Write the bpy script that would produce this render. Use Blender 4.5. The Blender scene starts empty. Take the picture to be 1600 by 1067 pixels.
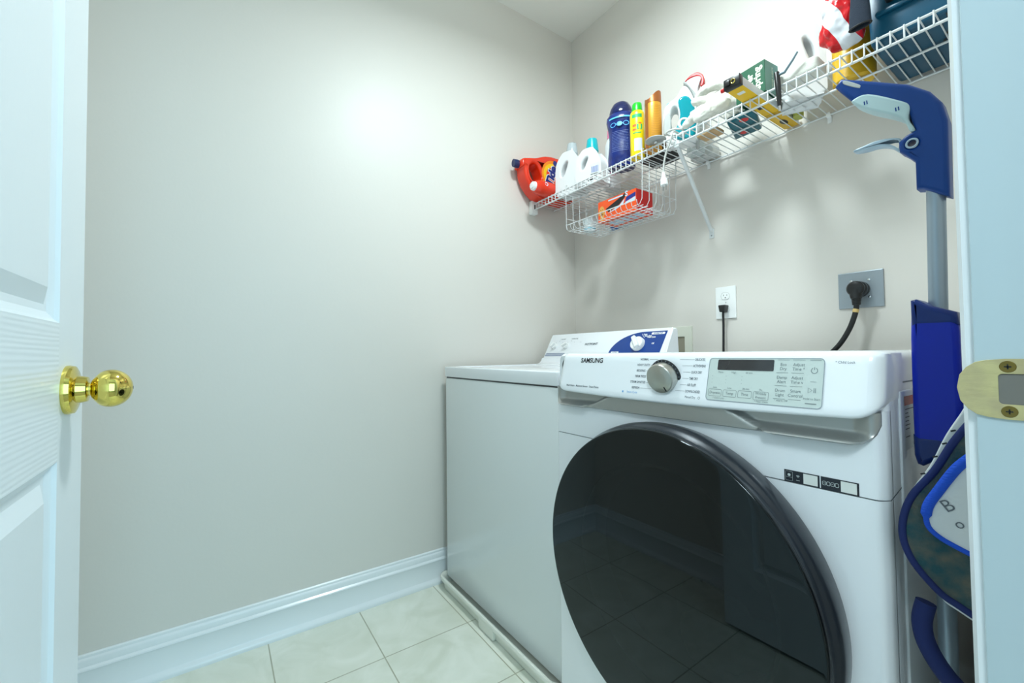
import bpy, bmesh, math, random
from mathutils import Vector, Matrix, noise
PI = math.pi
random.seed(4)
S = bpy.context.scene
C = S.collection

# ------------------------------------------------------------------ camera
cam_d = bpy.data.cameras.new('camera'); cam = bpy.data.objects.new('camera', cam_d); C.objects.link(cam)
R_ = Vector((0.57167039, 0.82040347, -0.01145026)); U_ = Vector((0.02926066, -0.00643871, 0.99955108)); F_ = Vector((-0.81996145, 0.5717488, 0.02768637))
cam.matrix_world = Matrix(((R_.x, U_.x, -F_.x, 1.7221), (R_.y, U_.y, -F_.y, -1.6349), (R_.z, U_.z, -F_.z, 0.9868), (0, 0, 0, 1)))
cam_d.sensor_width = 36.0; cam_d.lens = 660.75 / 1600 * 36.0
cam_d.clip_start = 0.01
S.camera = cam

# ------------------------------------------------------------------ world, lights, exposure
w = bpy.data.worlds.new('world'); S.world = w; w.use_nodes = True
w.node_tree.nodes['Background'].inputs[0].default_value = (0.72, 0.92, 1.0, 1)
w.node_tree.nodes['Background'].inputs[1].default_value = 0.5
S.view_settings.view_transform = 'Standard'; S.view_settings.look = 'None'
S.view_settings.exposure = 0.16; S.view_settings.gamma = 1.0; S.view_settings.use_curve_mapping = False

def area(name, loc, target, size, energy, color, size_y=None):
    d = bpy.data.lights.new(name, 'AREA'); d.energy = energy; d.color = color; d.size = size
    if size_y: d.shape = 'RECTANGLE'; d.size_y = size_y
    o = bpy.data.objects.new(name, d); C.objects.link(o); o.location = loc
    o.rotation_euler = (Vector(target) - Vector(loc)).to_track_quat('-Z', 'Y').to_euler()
    return o
# room lamp bulb (inside the ceiling fixture), hallway daylight and an added hall fill
LAMP = (0.95, -0.87, 2.56)
d = bpy.data.lights.new('ceiling_bulb', 'POINT'); d.energy = 2.2; d.color = (0.80, 0.965, 1.0); d.shadow_soft_size = 0.05
o = bpy.data.objects.new('ceiling_bulb', d); C.objects.link(o); o.location = LAMP
area('ceiling_glow', (LAMP[0], LAMP[1], 2.50), (LAMP[0], LAMP[1] + 0.25, 0), 0.22, 17.0, (0.85, 0.975, 1.0))
area('hall_daylight', (3.3, -1.1, 1.25), (0.9, -1.35, 0.9), 1.4, 27, (0.40, 0.78, 1.0), 2.0)
area('hall_fill', (2.35, -2.45, 2.60), (1.1, -0.8, 0.8), 0.5, 27, (0.80, 0.95, 1.0))  # added fill to brighten the appliance fronts, no known lamp here

# ------------------------------------------------------------------ materials
MATS = {}
def srgb(r, g, b):
    f = lambda c: (c / 255 / 12.92) if c / 255 <= 0.04045 else ((c / 255 + 0.055) / 1.055) ** 2.4
    return (f(r), f(g), f(b), 1)
def mat(name, col, rough=0.5, metal=0.0, bump=None, spec=0.5, coat=0.0, trans=0.0, alpha=1.0, var=None):
    if name in MATS: return MATS[name]
    m = bpy.data.materials.new(name); m.use_nodes = True; nt = m.node_tree; b = nt.nodes['Principled BSDF']
    b.inputs['Base Color'].default_value = srgb(*col); b.inputs['Roughness'].default_value = rough
    b.inputs['Metallic'].default_value = metal; b.inputs['Specular IOR Level'].default_value = spec
    b.inputs['Coat Weight'].default_value = coat; b.inputs['Transmission Weight'].default_value = trans
    b.inputs['Alpha'].default_value = alpha
    tc = nt.nodes.new('ShaderNodeTexCoord')
    if bump:
        sc, st, stretch = bump
        mp = nt.nodes.new('ShaderNodeMapping'); mp.inputs['Scale'].default_value = stretch
        n = nt.nodes.new('ShaderNodeTexNoise'); n.inputs['Scale'].default_value = sc; n.inputs['Detail'].default_value = 4
        bp = nt.nodes.new('ShaderNodeBump'); bp.inputs['Strength'].default_value = st; bp.inputs['Distance'].default_value = 0.002
        nt.links.new(tc.outputs['Object'], mp.inputs[0]); nt.links.new(mp.outputs[0], n.inputs['Vector'])
        nt.links.new(n.outputs['Fac'], bp.inputs['Height']); nt.links.new(bp.outputs[0], b.inputs['Normal'])
    if var:
        sc, c2 = var
        n = nt.nodes.new('ShaderNodeTexNoise'); n.inputs['Scale'].default_value = sc; n.inputs['Detail'].default_value = 5
        r = nt.nodes.new('ShaderNodeValToRGB'); r.color_ramp.elements[0].position = 0.35; r.color_ramp.elements[1].position = 0.68
        r.color_ramp.elements[0].color = srgb(*col); r.color_ramp.elements[1].color = srgb(*c2)
        nt.links.new(tc.outputs['Object'], n.inputs['Vector']); nt.links.new(n.outputs['Fac'], r.inputs[0]); nt.links.new(r.outputs[0], b.inputs['Base Color'])
    MATS[name] = m; return m

WALL = mat('wall_paint', (224, 220, 213), 0.42, bump=(90, 0.10, (1, 1, 1)), spec=0.35)
CEIL = mat('ceiling_paint', (244, 244, 238), 0.8, bump=(60, 0.15, (1, 1, 1)))
TRIM = mat('trim_paint', (236, 241, 244), 0.25, coat=0.15)
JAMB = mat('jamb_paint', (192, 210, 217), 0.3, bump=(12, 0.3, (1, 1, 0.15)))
DOORW = mat('door_paint_plain', (236, 242, 245), 0.35)
HALLW = mat('hall_paint', (205, 210, 208), 0.8)
CARPET = mat('hall_carpet', (165, 158, 146), 0.95, bump=(200, 1.0, (1, 1, 1)))
ENAMEL = mat('white_enamel', (238, 242, 246), 0.16, coat=0.3)
ENAMEL_W = mat('washer_enamel', (226, 232, 233), 0.18, coat=0.25)
WHITEP = mat('white_plastic', (243, 245, 244), 0.35)
PAN = mat('pan_plastic', (234, 236, 226), 0.4)
SILVER = mat('satin_silver', (168, 170, 168), 0.34, metal=0.75)
BRUSH = mat('brushed_steel', (188, 188, 182), 0.3, metal=1.0, bump=(60, 0.1, (8, 1, 8)))
DARKP = mat('dark_plastic', (30, 33, 38), 0.3)
SLATE = mat('slate_ring', (34, 40, 48), 0.3, metal=0.3, coat=0.3)
BLACKP = mat('black_plastic', (18, 19, 21), 0.35)
CORDB = mat('black_cord_rubber', (20, 21, 24), 0.45)
INKG = mat('grey_ink', (98, 106, 114), 0.6)
INKL = mat('pale_ink', (142, 152, 160), 0.6)
INKD = mat('black_ink', (28, 30, 34), 0.5)
INKB = mat('blue_ink', (110, 165, 215), 0.6)
BLUEP = mat('washer_blue', (8, 62, 140), 0.35)
WIRE = mat('white_wire_coating', (224, 228, 229), 0.3)
BRASS = mat('polished_brass', (228, 208, 112), 0.07, metal=1.0)
STRIKE = mat('worn_brass', (214, 200, 145), 0.38, metal=0.55, bump=(35, 0.4, (1, 6, 3)), var=(60, (196, 180, 138)))
STEELP = mat('steel_plate', (160, 170, 178), 0.42, metal=0.6)
CHROME = mat('chrome', (215, 218, 220), 0.12, metal=1.0)
ORANGE = mat('orange_bottle', (232, 48, 6), 0.25, coat=0.3)
NAVYCAP = mat('navy_cap', (30, 44, 88), 0.35)
YEL = mat('yellow_print', (255, 205, 20), 0.4)
ORY = mat('orange_print', (255, 140, 20), 0.4)
INKBLUE = mat('deep_blue_print', (20, 40, 130), 0.4)
WHITEJ = mat('white_jug', (234, 237, 238), 0.3)
CLEAR = mat('clear_cap', (206, 218, 224), 0.15, alpha=0.7)
TEALCAP = mat('teal_cap', (10, 186, 196), 0.3)
PINK = mat('pink_cap', (244, 130, 178), 0.35)
MAGENTA = mat('magenta_print', (226, 60, 150), 0.4)
NAVY = mat('navy_bottle', (10, 30, 98), 0.2, coat=0.4, var=(30, (16, 42, 120)))
NAVYD = mat('navy_dark', (16, 26, 78), 0.12, coat=0.5)
LBLUE = mat('light_blue_print', (96, 190, 240), 0.4)
LIME = mat('green_cap', (28, 190, 40), 0.3)
CANY = mat('yellow_can', (248, 222, 14), 0.3, coat=0.2)
GRNP = mat('green_print', (40, 175, 110), 0.4)
REDP = mat('red_print', (214, 40, 40), 0.4)
COPPER = mat('copper_cap', (176, 106, 58), 0.35, metal=0.6)
GOLD = mat('gold_can', (224, 160, 52), 0.35, metal=0.35)
TEALT = mat('teal_tank', (0, 146, 160), 0.15, coat=0.4)
GREYP = mat('grey_plastic', (176, 180, 178), 0.4)
GLOVE = mat('white_cotton', (224, 223, 214), 0.9, bump=(300, 0.5, (1, 1, 1)))
LEVELY = mat('level_yellow', (236, 188, 14), 0.35)
LEVELS = mat('level_silver', (206, 212, 214), 0.4, metal=0.3)
GREENB = mat('green_box_card', (0, 84, 54), 0.5)
GREENS = mat('sage_box_side', (104, 150, 140), 0.5)
CREAM = mat('cream_print', (228, 238, 214), 0.5)
TOOLT = mat('teal_toolbox_plastic', (0, 74, 102), 0.35)
YELB = mat('mustard_bottle', (226, 180, 40), 0.3)
DENIM = mat('dark_denim', (30, 42, 58), 0.9, bump=(400, 0.6, (1, 1, 1)))
MOPB = mat('mop_blue', (0, 56, 126), 0.4, spec=0.3)
MOPG = mat('mop_grip', (176, 200, 202), 0.5)
MOPS = mat('mop_pole_silver', (150, 164, 176), 0.3, metal=0.5)
BOTB = mat('bottle_blue', (0, 34, 164), 0.3, spec=0.3)
BOTD = mat('bottle_cap_blue', (0, 36, 104), 0.3, spec=0.35)
TEALF = mat('teal_fleece', (34, 74, 82), 0.95, bump=(260, 1.0, (1, 1, 1)), var=(50, (90, 92, 84)))
NAVYF = mat('navy_fabric', (14, 34, 92), 0.8)
ROYAL = mat('royal_knit', (16, 82, 210), 0.8, bump=(120, 1.0, (1, 1, 6)))
WHITEF = mat('white_fabric', (214, 218, 220), 0.85, bump=(120, 0.4, (1, 1, 1)))
TEALB = mat('teal_packet', (0, 96, 112), 0.3)
TAN = mat('tan_wood', (208, 172, 128), 0.6)
DKBOX = mat('black_card', (22, 22, 26), 0.5)
OBOX = mat('orange_box_card', (240, 84, 20), 0.35)
RBOX = mat('red_box_card', (200, 26, 24), 0.35)
FUR = mat('dog_fur_print', (224, 160, 80), 0.5)
TRANSW = mat('translucent_plastic', (226, 236, 238), 0.2, alpha=0.6)
AQUA = mat('aqua_tint', (150, 205, 224), 0.3, alpha=0.75)
DRUM = mat('drum_grey', (70, 74, 76), 0.35, metal=0.3)
BOWL = mat('bowl_lip', (150, 158, 160), 0.25)
LAUN1 = mat('laundry_red', (120, 60, 54), 0.9)
LAUN2 = mat('laundry_teal', (60, 104, 104), 0.9)

def node_mat(name):
    m = bpy.data.materials.new(name); m.use_nodes = True; MATS[name] = m
    return m, m.node_tree, m.node_tree.nodes['Principled BSDF']

# floor tiles: 305 mm squares with thin grout
m, nt, b = node_mat('floor_tile'); FLOORM = m
tc = nt.nodes.new('ShaderNodeTexCoord'); mp = nt.nodes.new('ShaderNodeMapping')
mp.inputs['Location'].default_value = (-0.020, 0.875, 0)
br = nt.nodes.new('ShaderNodeTexBrick'); br.offset = 0; br.squash = 1
br.inputs['Scale'].default_value = 1.0; br.inputs['Brick Width'].default_value = 0.305; br.inputs['Row Height'].default_value = 0.305
br.inputs['Mortar Size'].default_value = 0.0022; br.inputs['Mortar Smooth'].default_value = 0.3
n1 = nt.nodes.new('ShaderNodeTexNoise'); n1.inputs['Scale'].default_value = 7; n1.inputs['Detail'].default_value = 8; n1.inputs['Distortion'].default_value = 1.2
rp = nt.nodes.new('ShaderNodeValToRGB'); rp.color_ramp.elements[0].color = srgb(222, 225, 210); rp.color_ramp.elements[1].color = srgb(238, 240, 229)
rp.color_ramp.elements[0].position = 0.35; rp.color_ramp.elements[1].position = 0.7
nt.links.new(tc.outputs['Object'], mp.inputs[0]); nt.links.new(mp.outputs[0], br.inputs['Vector']); nt.links.new(tc.outputs['Object'], n1.inputs['Vector'])
nt.links.new(n1.outputs['Fac'], rp.inputs[0]); nt.links.new(rp.outputs[0], br.inputs['Color1']); nt.links.new(rp.outputs[0], br.inputs['Color2'])
br.inputs['Mortar'].default_value = srgb(178, 178, 158)
nt.links.new(br.outputs['Color'], b.inputs['Base Color']); b.inputs['Roughness'].default_value = 0.33
bp = nt.nodes.new('ShaderNodeBump'); bp.invert = True; bp.inputs['Strength'].default_value = 0.4; bp.inputs['Distance'].default_value = 0.002
nt.links.new(br.outputs['Fac'], bp.inputs['Height']); nt.links.new(bp.outputs[0], b.inputs['Normal'])

def grain(name, scale, st):
    m, nt, b = node_mat(name)
    b.inputs['Base Color'].default_value = srgb(236, 242, 245); b.inputs['Roughness'].default_value = 0.32
    tc = nt.nodes.new('ShaderNodeTexCoord'); mp = nt.nodes.new('ShaderNodeMapping'); mp.inputs['Scale'].default_value = scale
    wv = nt.nodes.new('ShaderNodeTexWave'); wv.wave_type = 'BANDS'; wv.bands_direction = 'Z' if scale[2] > scale[0] else 'X'
    wv.inputs['Scale'].default_value = 1.0; wv.inputs['Distortion'].default_value = 7; wv.inputs['Detail'].default_value = 3; wv.inputs['Detail Scale'].default_value = 0.6
    bp = nt.nodes.new('ShaderNodeBump'); bp.inputs['Strength'].default_value = st; bp.inputs['Distance'].default_value = 0.0006
    nt.links.new(tc.outputs['Object'], mp.inputs[0]); nt.links.new(mp.outputs[0], wv.inputs['Vector'])
    nt.links.new(wv.outputs['Fac'], bp.inputs['Height']); nt.links.new(bp.outputs[0], b.inputs['Normal'])
    return m
GRAINH = grain('door_grain_horizontal', (3.5, 1, 55), 0.32)
GRAINV = grain('door_grain_vertical', (60, 1, 4), 0.10)

# dryer door glass: dark tinted see-through pane
m, nt, b = node_mat('tinted_glass'); GLASS = m
nt.nodes.remove(b); out = nt.nodes['Material Output']
tr = nt.nodes.new('ShaderNodeBsdfTransparent'); tr.inputs[0].default_value = (0.05, 0.058, 0.058, 1)
gl = nt.nodes.new('ShaderNodeBsdfGlossy'); gl.inputs['Roughness'].default_value = 0.015; gl.inputs['Color'].default_value = (0.85, 0.95, 1, 1)
fr = nt.nodes.new('ShaderNodeFresnel'); fr.inputs['IOR'].default_value = 1.5
mx = nt.nodes.new('ShaderNodeMixShader')
nt.links.new(fr.outputs[0], mx.inputs[0]); nt.links.new(tr.outputs[0], mx.inputs[1]); nt.links.new(gl.outputs[0], mx.inputs[2]); nt.links.new(mx.outputs[0], out.inputs[0])

# lamp glass
m, nt, b = node_mat('lamp_glass'); LAMPG = m
b.inputs['Base Color'].default_value = (1, 1, 1, 1); b.inputs['Emission Color'].default_value = (0.95, 0.98, 1, 1); b.inputs['Emission Strength'].default_value = 7.0

# red and white striped plastic bag
m, nt, b = node_mat('striped_bag'); BAGM = m
tc = nt.nodes.new('ShaderNodeTexCoord'); mp = nt.nodes.new('ShaderNodeMapping'); mp.inputs['Rotation'].default_value = (0, 0.45, 0)
wv = nt.nodes.new('ShaderNodeTexWave'); wv.bands_direction = 'X'; wv.inputs['Scale'].default_value = 4.6; wv.inputs['Distortion'].default_value = 2.0; wv.inputs['Detail Scale'].default_value = 1.5; wv.inputs['Phase Offset'].default_value = 2.2
rp = nt.nodes.new('ShaderNodeValToRGB'); rp.color_ramp.interpolation = 'CONSTANT'
rp.color_ramp.elements[0].color = srgb(206, 24, 34); rp.color_ramp.elements[1].color = srgb(226, 228, 234); rp.color_ramp.elements[1].position = 0.45
nt.links.new(tc.outputs['Object'], mp.inputs[0]); nt.links.new(mp.outputs[0], wv.inputs['Vector']); nt.links.new(wv.outputs['Fac'], rp.inputs[0]); nt.links.new(rp.outputs[0], b.inputs['Base Color'])
b.inputs['Roughness'].default_value = 0.2

# ------------------------------------------------------------------ mesh helpers
def link(name, me, m=None, parent=None, smooth=False, ang=40):
    if m is not None:
        if len(me.materials): me.materials.clear()
        for mm in (m if isinstance(m, (list, tuple)) else [m]): me.materials.append(mm)
    if smooth:
        for p in me.polygons: p.use_smooth = True
        try: me.set_sharp_from_angle(angle=math.radians(ang))
        except Exception: pass
    me.name = name
    o = bpy.data.objects.new(name, me); C.objects.link(o)
    if parent: o.parent = parent
    return o
def obj(name, bm, m, parent=None, smooth=True, ang=40):
    bmesh.ops.recalc_face_normals(bm, faces=bm.faces)
    me = bpy.data.meshes.new(name); bm.to_mesh(me); bm.free()
    return link(name, me, m, parent, smooth, ang)
def thing(name, label, cat, loc=(0, 0, 0), rotz=0, group=None):
    o = bpy.data.objects.new(name, None); C.objects.link(o); o.location = loc; o.rotation_euler = (0, 0, rotz)
    o.empty_display_size = 0.05
    return tag(o, label, cat, group)
def tag(o, label, cat, group=None, kind=None):
    o['label'] = label; o['category'] = cat
    if group: o['group'] = group
    if kind: o['kind'] = kind
    return o
def struct(o, label, cat):
    o['kind'] = 'structure'; o['label'] = label; o['category'] = cat; return o
def lab(o, label): o['label'] = label; return o

def box(bm, lo, hi, bev=0.0, seg=2, M=None, mi=0):
    ps = [Vector((x, y, z)) for x in (lo[0], hi[0]) for y in (lo[1], hi[1]) for z in (lo[2], hi[2])]
    t = bmesh.new(); vs = [t.verts.new(p) for p in ps]
    for f in ((0, 1, 3, 2), (4, 6, 7, 5), (0, 4, 5, 1), (2, 3, 7, 6), (0, 2, 6, 4), (1, 5, 7, 3)): t.faces.new([vs[i] for i in f])
    bmesh.ops.recalc_face_normals(t, faces=t.faces)
    if bev: bmesh.ops.bevel(t, geom=list(t.edges), offset=bev, segments=seg, affect='EDGES', profile=0.5)
    merge(bm, t, M, mi)
def merge(bm, t, M=None, mi=0):
    mp = {}
    for v in t.verts: mp[v] = bm.verts.new(M @ v.co if M else v.co)
    for f in t.faces:
        try: nf = bm.faces.new([mp[v] for v in f.verts]); nf.material_index = f.material_index if mi is None else mi
        except ValueError: pass
    t.free()
def tube(bm, pts, r, n=10, cap=True, closed=False, mi=0):
    pts = [Vector(p) for p in pts]; L = len(pts)
    rs = r if isinstance(r, (list, tuple)) else [r] * L
    rings = []; up = None
    for i, p in enumerate(pts):
        if closed: d = (pts[(i + 1) % L] - pts[i - 1])
        else: d = pts[min(i + 1, L - 1)] - pts[max(i - 1, 0)]
        d.normalize()
        if up is None: up = Vector((0, 0, 1)) if abs(d.z) < 0.9 else Vector((1, 0, 0))
        a = d.cross(up); a.normalize(); b_ = a.cross(d); b_.normalize(); up = b_
        rings.append([bm.verts.new(p + (a * math.cos(2 * PI * k / n) + b_ * math.sin(2 * PI * k / n)) * rs[i]) for k in range(n)])
    for i in range(L if closed else L - 1):
        A, B = rings[i], rings[(i + 1) % L]
        for k in range(n):
            f = bm.faces.new((A[k], A[(k + 1) % n], B[(k + 1) % n], B[k])); f.material_index = mi
    if cap and not closed: bm.faces.new(rings[0][::-1]).material_index = mi; bm.faces.new(rings[-1]).material_index = mi
def lathe(bm, prof, n=32, sx=1, sy=1, M=None, e=1.0, mi=0, caps=True):
    """prof: list of (r, z) about Z; e<1 squares the section"""
    rings = []
    for r, z in prof:
        ring = []
        for k in range(n):
            a = 2 * PI * k / n; c, s_ = math.cos(a), math.sin(a)
            v = Vector((math.copysign(abs(c) ** e, c) * r * sx, math.copysign(abs(s_) ** e, s_) * r * sy, z))
            ring.append(bm.verts.new(M @ v if M else v))
        rings.append(ring)
    for A, B in zip(rings, rings[1:]):
        for k in range(n): bm.faces.new((A[k], A[(k + 1) % n], B[(k + 1) % n], B[k])).material_index = mi
    if caps:
        if prof[0][0] > 1e-5: bm.faces.new(rings[0][::-1]).material_index = mi
        if prof[-1][0] > 1e-5: bm.faces.new(rings[-1]).material_index = mi
def spline(pts, n=6, closed=True):
    P = [Vector(p) for p in pts]; L = len(P); out = []
    for i in range(L if closed else L - 1):
        g = lambda k: P[k % L] if closed else P[max(0, min(L - 1, k))]
        a, b_, c, d_ = g(i - 1), g(i), g(i + 1), g(i + 2)
        for k in range(n):
            t = k / n
            out.append(0.5 * ((2 * b_) + (c - a) * t + (2 * a - 5 * b_ + 4 * c - d_) * t * t + (3 * b_ - a - 3 * c + d_) * t ** 3))
    if not closed: out.append(P[-1])
    return out
def rrect(x0, y0, x1, y1, r, n=5):
    o_ = []
    for cx, cy, a0 in ((x1 - r, y1 - r, 0), (x0 + r, y1 - r, 90), (x0 + r, y0 + r, 180), (x1 - r, y0 + r, 270)):
        for k in range(n + 1):
            a = math.radians(a0 + 90 * k / n); o_.append((cx + r * math.cos(a), cy + r * math.sin(a)))
    return o_
def circ(cx, cy, r, n=48): return [(cx + r * math.cos(2 * PI * k / n), cy + r * math.sin(2 * PI * k / n)) for k in range(n)]
def fill_mesh(loops, half, bevel=0.0, res=3):
    """2D outlines (first outer, others holes) -> mesh in local XY, extruded +-half along Z, rounded by bevel"""
    cu = bpy.data.curves.new('tmp', 'CURVE'); cu.dimensions = '2D'; cu.fill_mode = 'BOTH'
    cu.extrude = max(half - bevel, 0); cu.bevel_depth = bevel; cu.bevel_resolution = res; cu.offset = -bevel
    for lp in loops:
        s = cu.splines.new('POLY'); s.points.add(len(lp) - 1)
        for i, p in enumerate(lp): s.points[i].co = (p[0], p[1], 0, 1)
        s.use_cyclic_u = True
    ob = bpy.data.objects.new('tmp', cu); C.objects.link(ob)
    dg = bpy.context.evaluated_depsgraph_get(); me = bpy.data.meshes.new_from_object(ob.evaluated_get(dg))
    bpy.data.objects.remove(ob); bpy.data.curves.remove(cu)
    return me
XZ = Matrix(((1, 0, 0, 0), (0, 0, -1, 0), (0, 1, 0, 0), (0, 0, 0, 1)))       # local XY drawing stood up, front towards -Y
YZ = Matrix(((0, 0, 1, 0), (1, 0, 0, 0), (0, 1, 0, 0), (0, 0, 0, 1)))        # drawing (y, z), front towards +X
def add_me(bm, me, M=None, mi=0, fn=None):
    t = bmesh.new(); t.from_mesh(me); bpy.data.meshes.remove(me)
    if fn:
        for v in t.verts: v.co = fn(v.co)
    merge(bm, t, M, mi)
def plate(bm, loops, half, bevel=0.0, M=XZ, at=(0, 0, 0), mi=0, res=3):
    add_me(bm, fill_mesh(loops, half, bevel, res), Matrix.Translation(Vector(at)) @ M, mi)
def text_me(s, size, align='CENTER', shear=0.0, bold=0.0, spacing=1.0):
    cu = bpy.data.curves.new('tmp', 'FONT'); cu.body = s; cu.size = size; cu.align_x = align; cu.align_y = 'CENTER'
    cu.shear = shear; cu.offset = bold; cu.space_character = spacing; cu.resolution_u = 3
    ob = bpy.data.objects.new('tmp', cu); C.objects.link(ob)
    dg = bpy.context.evaluated_depsgraph_get(); me = bpy.data.meshes.new_from_object(ob.evaluated_get(dg))
    bpy.data.objects.remove(ob); bpy.data.curves.remove(cu)
    return me
def text(bm, s, size, fn, at=(0, 0), align='CENTER', shear=0.0, bold=0.0, sx=1.0, rot=0.0, mi=0):
    """flat lettering placed at drawing point `at`; fn maps (u, v) on the surface to 3D"""
    c, s_ = math.cos(rot), math.sin(rot)
    def g(co):
        x, y = co.x * sx, co.y
        return Vector(fn(at[0] + x * c - y * s_, at[1] + x * s_ + y * c))
    add_me(bm, text_me(s, size, align, shear, bold), None, mi, g)
def flat(bm, loop, fn, mi=0):
    bm.faces.new([bm.verts.new(Vector(fn(*p))) for p in loop]).material_index = mi
def stroke(bm, pts, wd, fn, closed=False, mi=0):
    P = [Vector(p) for p in pts]; n = len(P); A = []; B = []
    for i, p in enumerate(P):
        d = (P[(i + 1) % n] - P[i - 1]) if closed else (P[min(i + 1, n - 1)] - P[max(i - 1, 0)])
        d = d.normalized(); nn = Vector((-d.y, d.x)) * wd / 2
        A.append(bm.verts.new(Vector(fn(*(p + nn))))); B.append(bm.verts.new(Vector(fn(*(p - nn)))))
    for i in range(n if closed else n - 1):
        j = (i + 1) % n; bm.faces.new((A[i], A[j], B[j], B[i])).material_index = mi
def blob(name, chains, voxel, m, parent=None, smooth_it=6, disp=0.0, dscale=30.0):
    """organic lump: overlapping spheres along chains merged into one skin"""
    bm = bmesh.new()
    for ch in chains:
        for (p0, r0), (p1, r1) in zip(ch, ch[1:] if len(ch) > 1 else ch):
            p0, p1 = Vector(p0), Vector(p1); L = (p1 - p0).length; k = max(1, int(L / (min(r0, r1) * 0.35)))
            for i in range(k + 1):
                t = i / k
                bmesh.ops.create_icosphere(bm, subdivisions=2, radius=r0 + (r1 - r0) * t, matrix=Matrix.Translation(p0.lerp(p1, t)))
    me = bpy.data.meshes.new('tmp'); bm.to_mesh(me); bm.free()
    ob = bpy.data.objects.new('tmp', me); C.objects.link(ob)
    rm = ob.modifiers.new('r', 'REMESH'); rm.mode = 'VOXEL'; rm.voxel_size = voxel; rm.use_smooth_shade = True
    sm = ob.modifiers.new('s', 'SMOOTH'); sm.iterations = smooth_it; sm.factor = 0.5
    dg = bpy.context.evaluated_depsgraph_get(); me2 = bpy.data.meshes.new_from_object(ob.evaluated_get(dg))
    bpy.data.objects.remove(ob); bpy.data.meshes.remove(me)
    if disp:
        for v in me2.vertices:
            q = v.co * dscale; nz = noise.noise(q) + 0.5 * noise.noise(q * 2.3); v.co += v.normal * nz * disp
    for p in me2.polygons: p.use_smooth = True
    return link(name, me2, m, parent)

# ================================================================== ROOM SHELL
H = 2.743; XW = 1.648; XH = 1.765; YF = -2.03; YJR = -1.060; YJL = -1.822
def slab(name, lo, hi, m, label, cat):
    bm = bmesh.new(); box(bm, lo, hi); return struct(obj(name, bm, m, smooth=False), label, cat)
slab('floor', (-0.12, YF - 0.12, -0.06), (1.70, 0.12, 0), FLOORM, 'cream square floor tiles with thin grout lines', 'floor')
slab('ceiling', (-0.12, YF - 0.12, H), (XH, 0.12, H + 0.06), CEIL, 'pale flat ceiling above the shelf corner', 'ceiling')
slab('wall_left', (-0.12, YF - 0.12, 0), (0, 0.12, H), WALL, 'broad greige side wall left of the washer', 'wall')
slab('wall_back', (0, 0, 0), (XH, 0.12, H), WALL, 'greige wall behind the appliances carrying the wire shelf', 'wall')
slab('wall_front', (0, YF - 0.12, 0), (XH, YF, H), WALL, 'greige wall behind the open door', 'wall')
bm = bmesh.new()
box(bm, (XW, YJR + 0.018, 0), (XH, 0, H)); box(bm, (XW, YF, 0), (XH, YJL - 0.018, H)); box(bm, (XW, YJL - 0.018, 2.05), (XH, YJR + 0.018, H))
struct(obj('wall_right', bm, WALL, smooth=False), 'wall with the doorway beside the dryer', 'wall')
# door jambs and casings
def jamb(name, y, sgn, label):
    bm = bmesh.new()
    lo, hi = sorted((y, y + sgn * 0.018))
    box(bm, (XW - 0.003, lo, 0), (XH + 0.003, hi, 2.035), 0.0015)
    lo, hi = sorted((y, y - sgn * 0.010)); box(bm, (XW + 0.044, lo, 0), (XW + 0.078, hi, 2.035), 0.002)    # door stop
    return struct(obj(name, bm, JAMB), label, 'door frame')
jamb('trim_1', YJR, 1, 'white painted door jamb on the right holding the brass strike')
jamb('trim_2', YJL, -1, 'white painted hinge side door jamb')
def casing(name, side, y, sgn, label):
    x0 = XW if side < 0 else XH
    pr = [(0.006, 0), (0.006, 0.009), (0.012, 0.0125), (0.018, 0.0125), (0.022, 0.010), (0.030, 0.012), (0.050, 0.016), (0.062, 0.014), (0.064, 0)]
    bm = bmesh.new(); A = []; B = []
    for u, t in pr:
        A.append(bm.verts.new((x0 + side * t, y + sgn * u, 0))); B.append(bm.verts.new((x0 + side * t, y + sgn * u, 2.10)))
    for i in range(len(pr)):
        j = (i + 1) % len(pr); bm.faces.new((A[i], A[j], B[j], B[i]))
    bm.faces.new(A); bm.faces.new(B)
    return struct(obj(name, bm, TRIM, ang=25), label, 'trim')
casing('trim_3', -1, YJR, 1, 'moulded white casing strip at the right door jamb')
casing('trim_4', -1, YJL, -1, 'moulded white casing strip behind the open door')
casing('trim_5', 1, YJR, 1, 'hall side white door casing strip')
casing('trim_6', 1, YJL, -1, 'hall side white door casing strip on hinge side')
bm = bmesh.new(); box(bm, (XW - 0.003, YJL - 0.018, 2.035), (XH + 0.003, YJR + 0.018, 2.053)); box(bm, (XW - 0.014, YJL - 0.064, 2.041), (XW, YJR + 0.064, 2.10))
struct(obj('trim_7', bm, TRIM), 'white head jamb and casing over the doorway', 'trim')
# baseboards
def baseboard(name, p0, p1, nrm, label):
    pr = [(0, 0), (0.026, 0), (0.027, 0.008), (0.024, 0.016), (0.017, 0.022), (0.015, 0.026), (0.015, 0.092), (0.0175, 0.097), (0.0165, 0.101), (0.011, 0.106), (0.0115, 0.122), (0.010, 0.126), (0.007, 0.129), (0.007, 0.136), (0.004, 0.139), (0, 0.139)]
    p0, p1, nrm = Vector(p0), Vector(p1), Vector(nrm); bm = bmesh.new()
    A = [bm.verts.new(p0 + nrm * d_ + Vector((0, 0, z))) for d_, z in pr]; B = [bm.verts.new(p1 + nrm * d_ + Vector((0, 0, z))) for d_, z in pr]
    for i in range(len(pr)):
        j = (i + 1) % len(pr); bm.faces.new((A[i], A[j], B[j], B[i]))
    bm.faces.new(A); bm.faces.new(B)
    return struct(obj(name, bm, TRIM, ang=30), label, 'baseboard')
baseboard('baseboard_left', (0, YF, 0), (0, 0, 0), (1, 0, 0), 'tall moulded white baseboard along the left wall')
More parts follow.
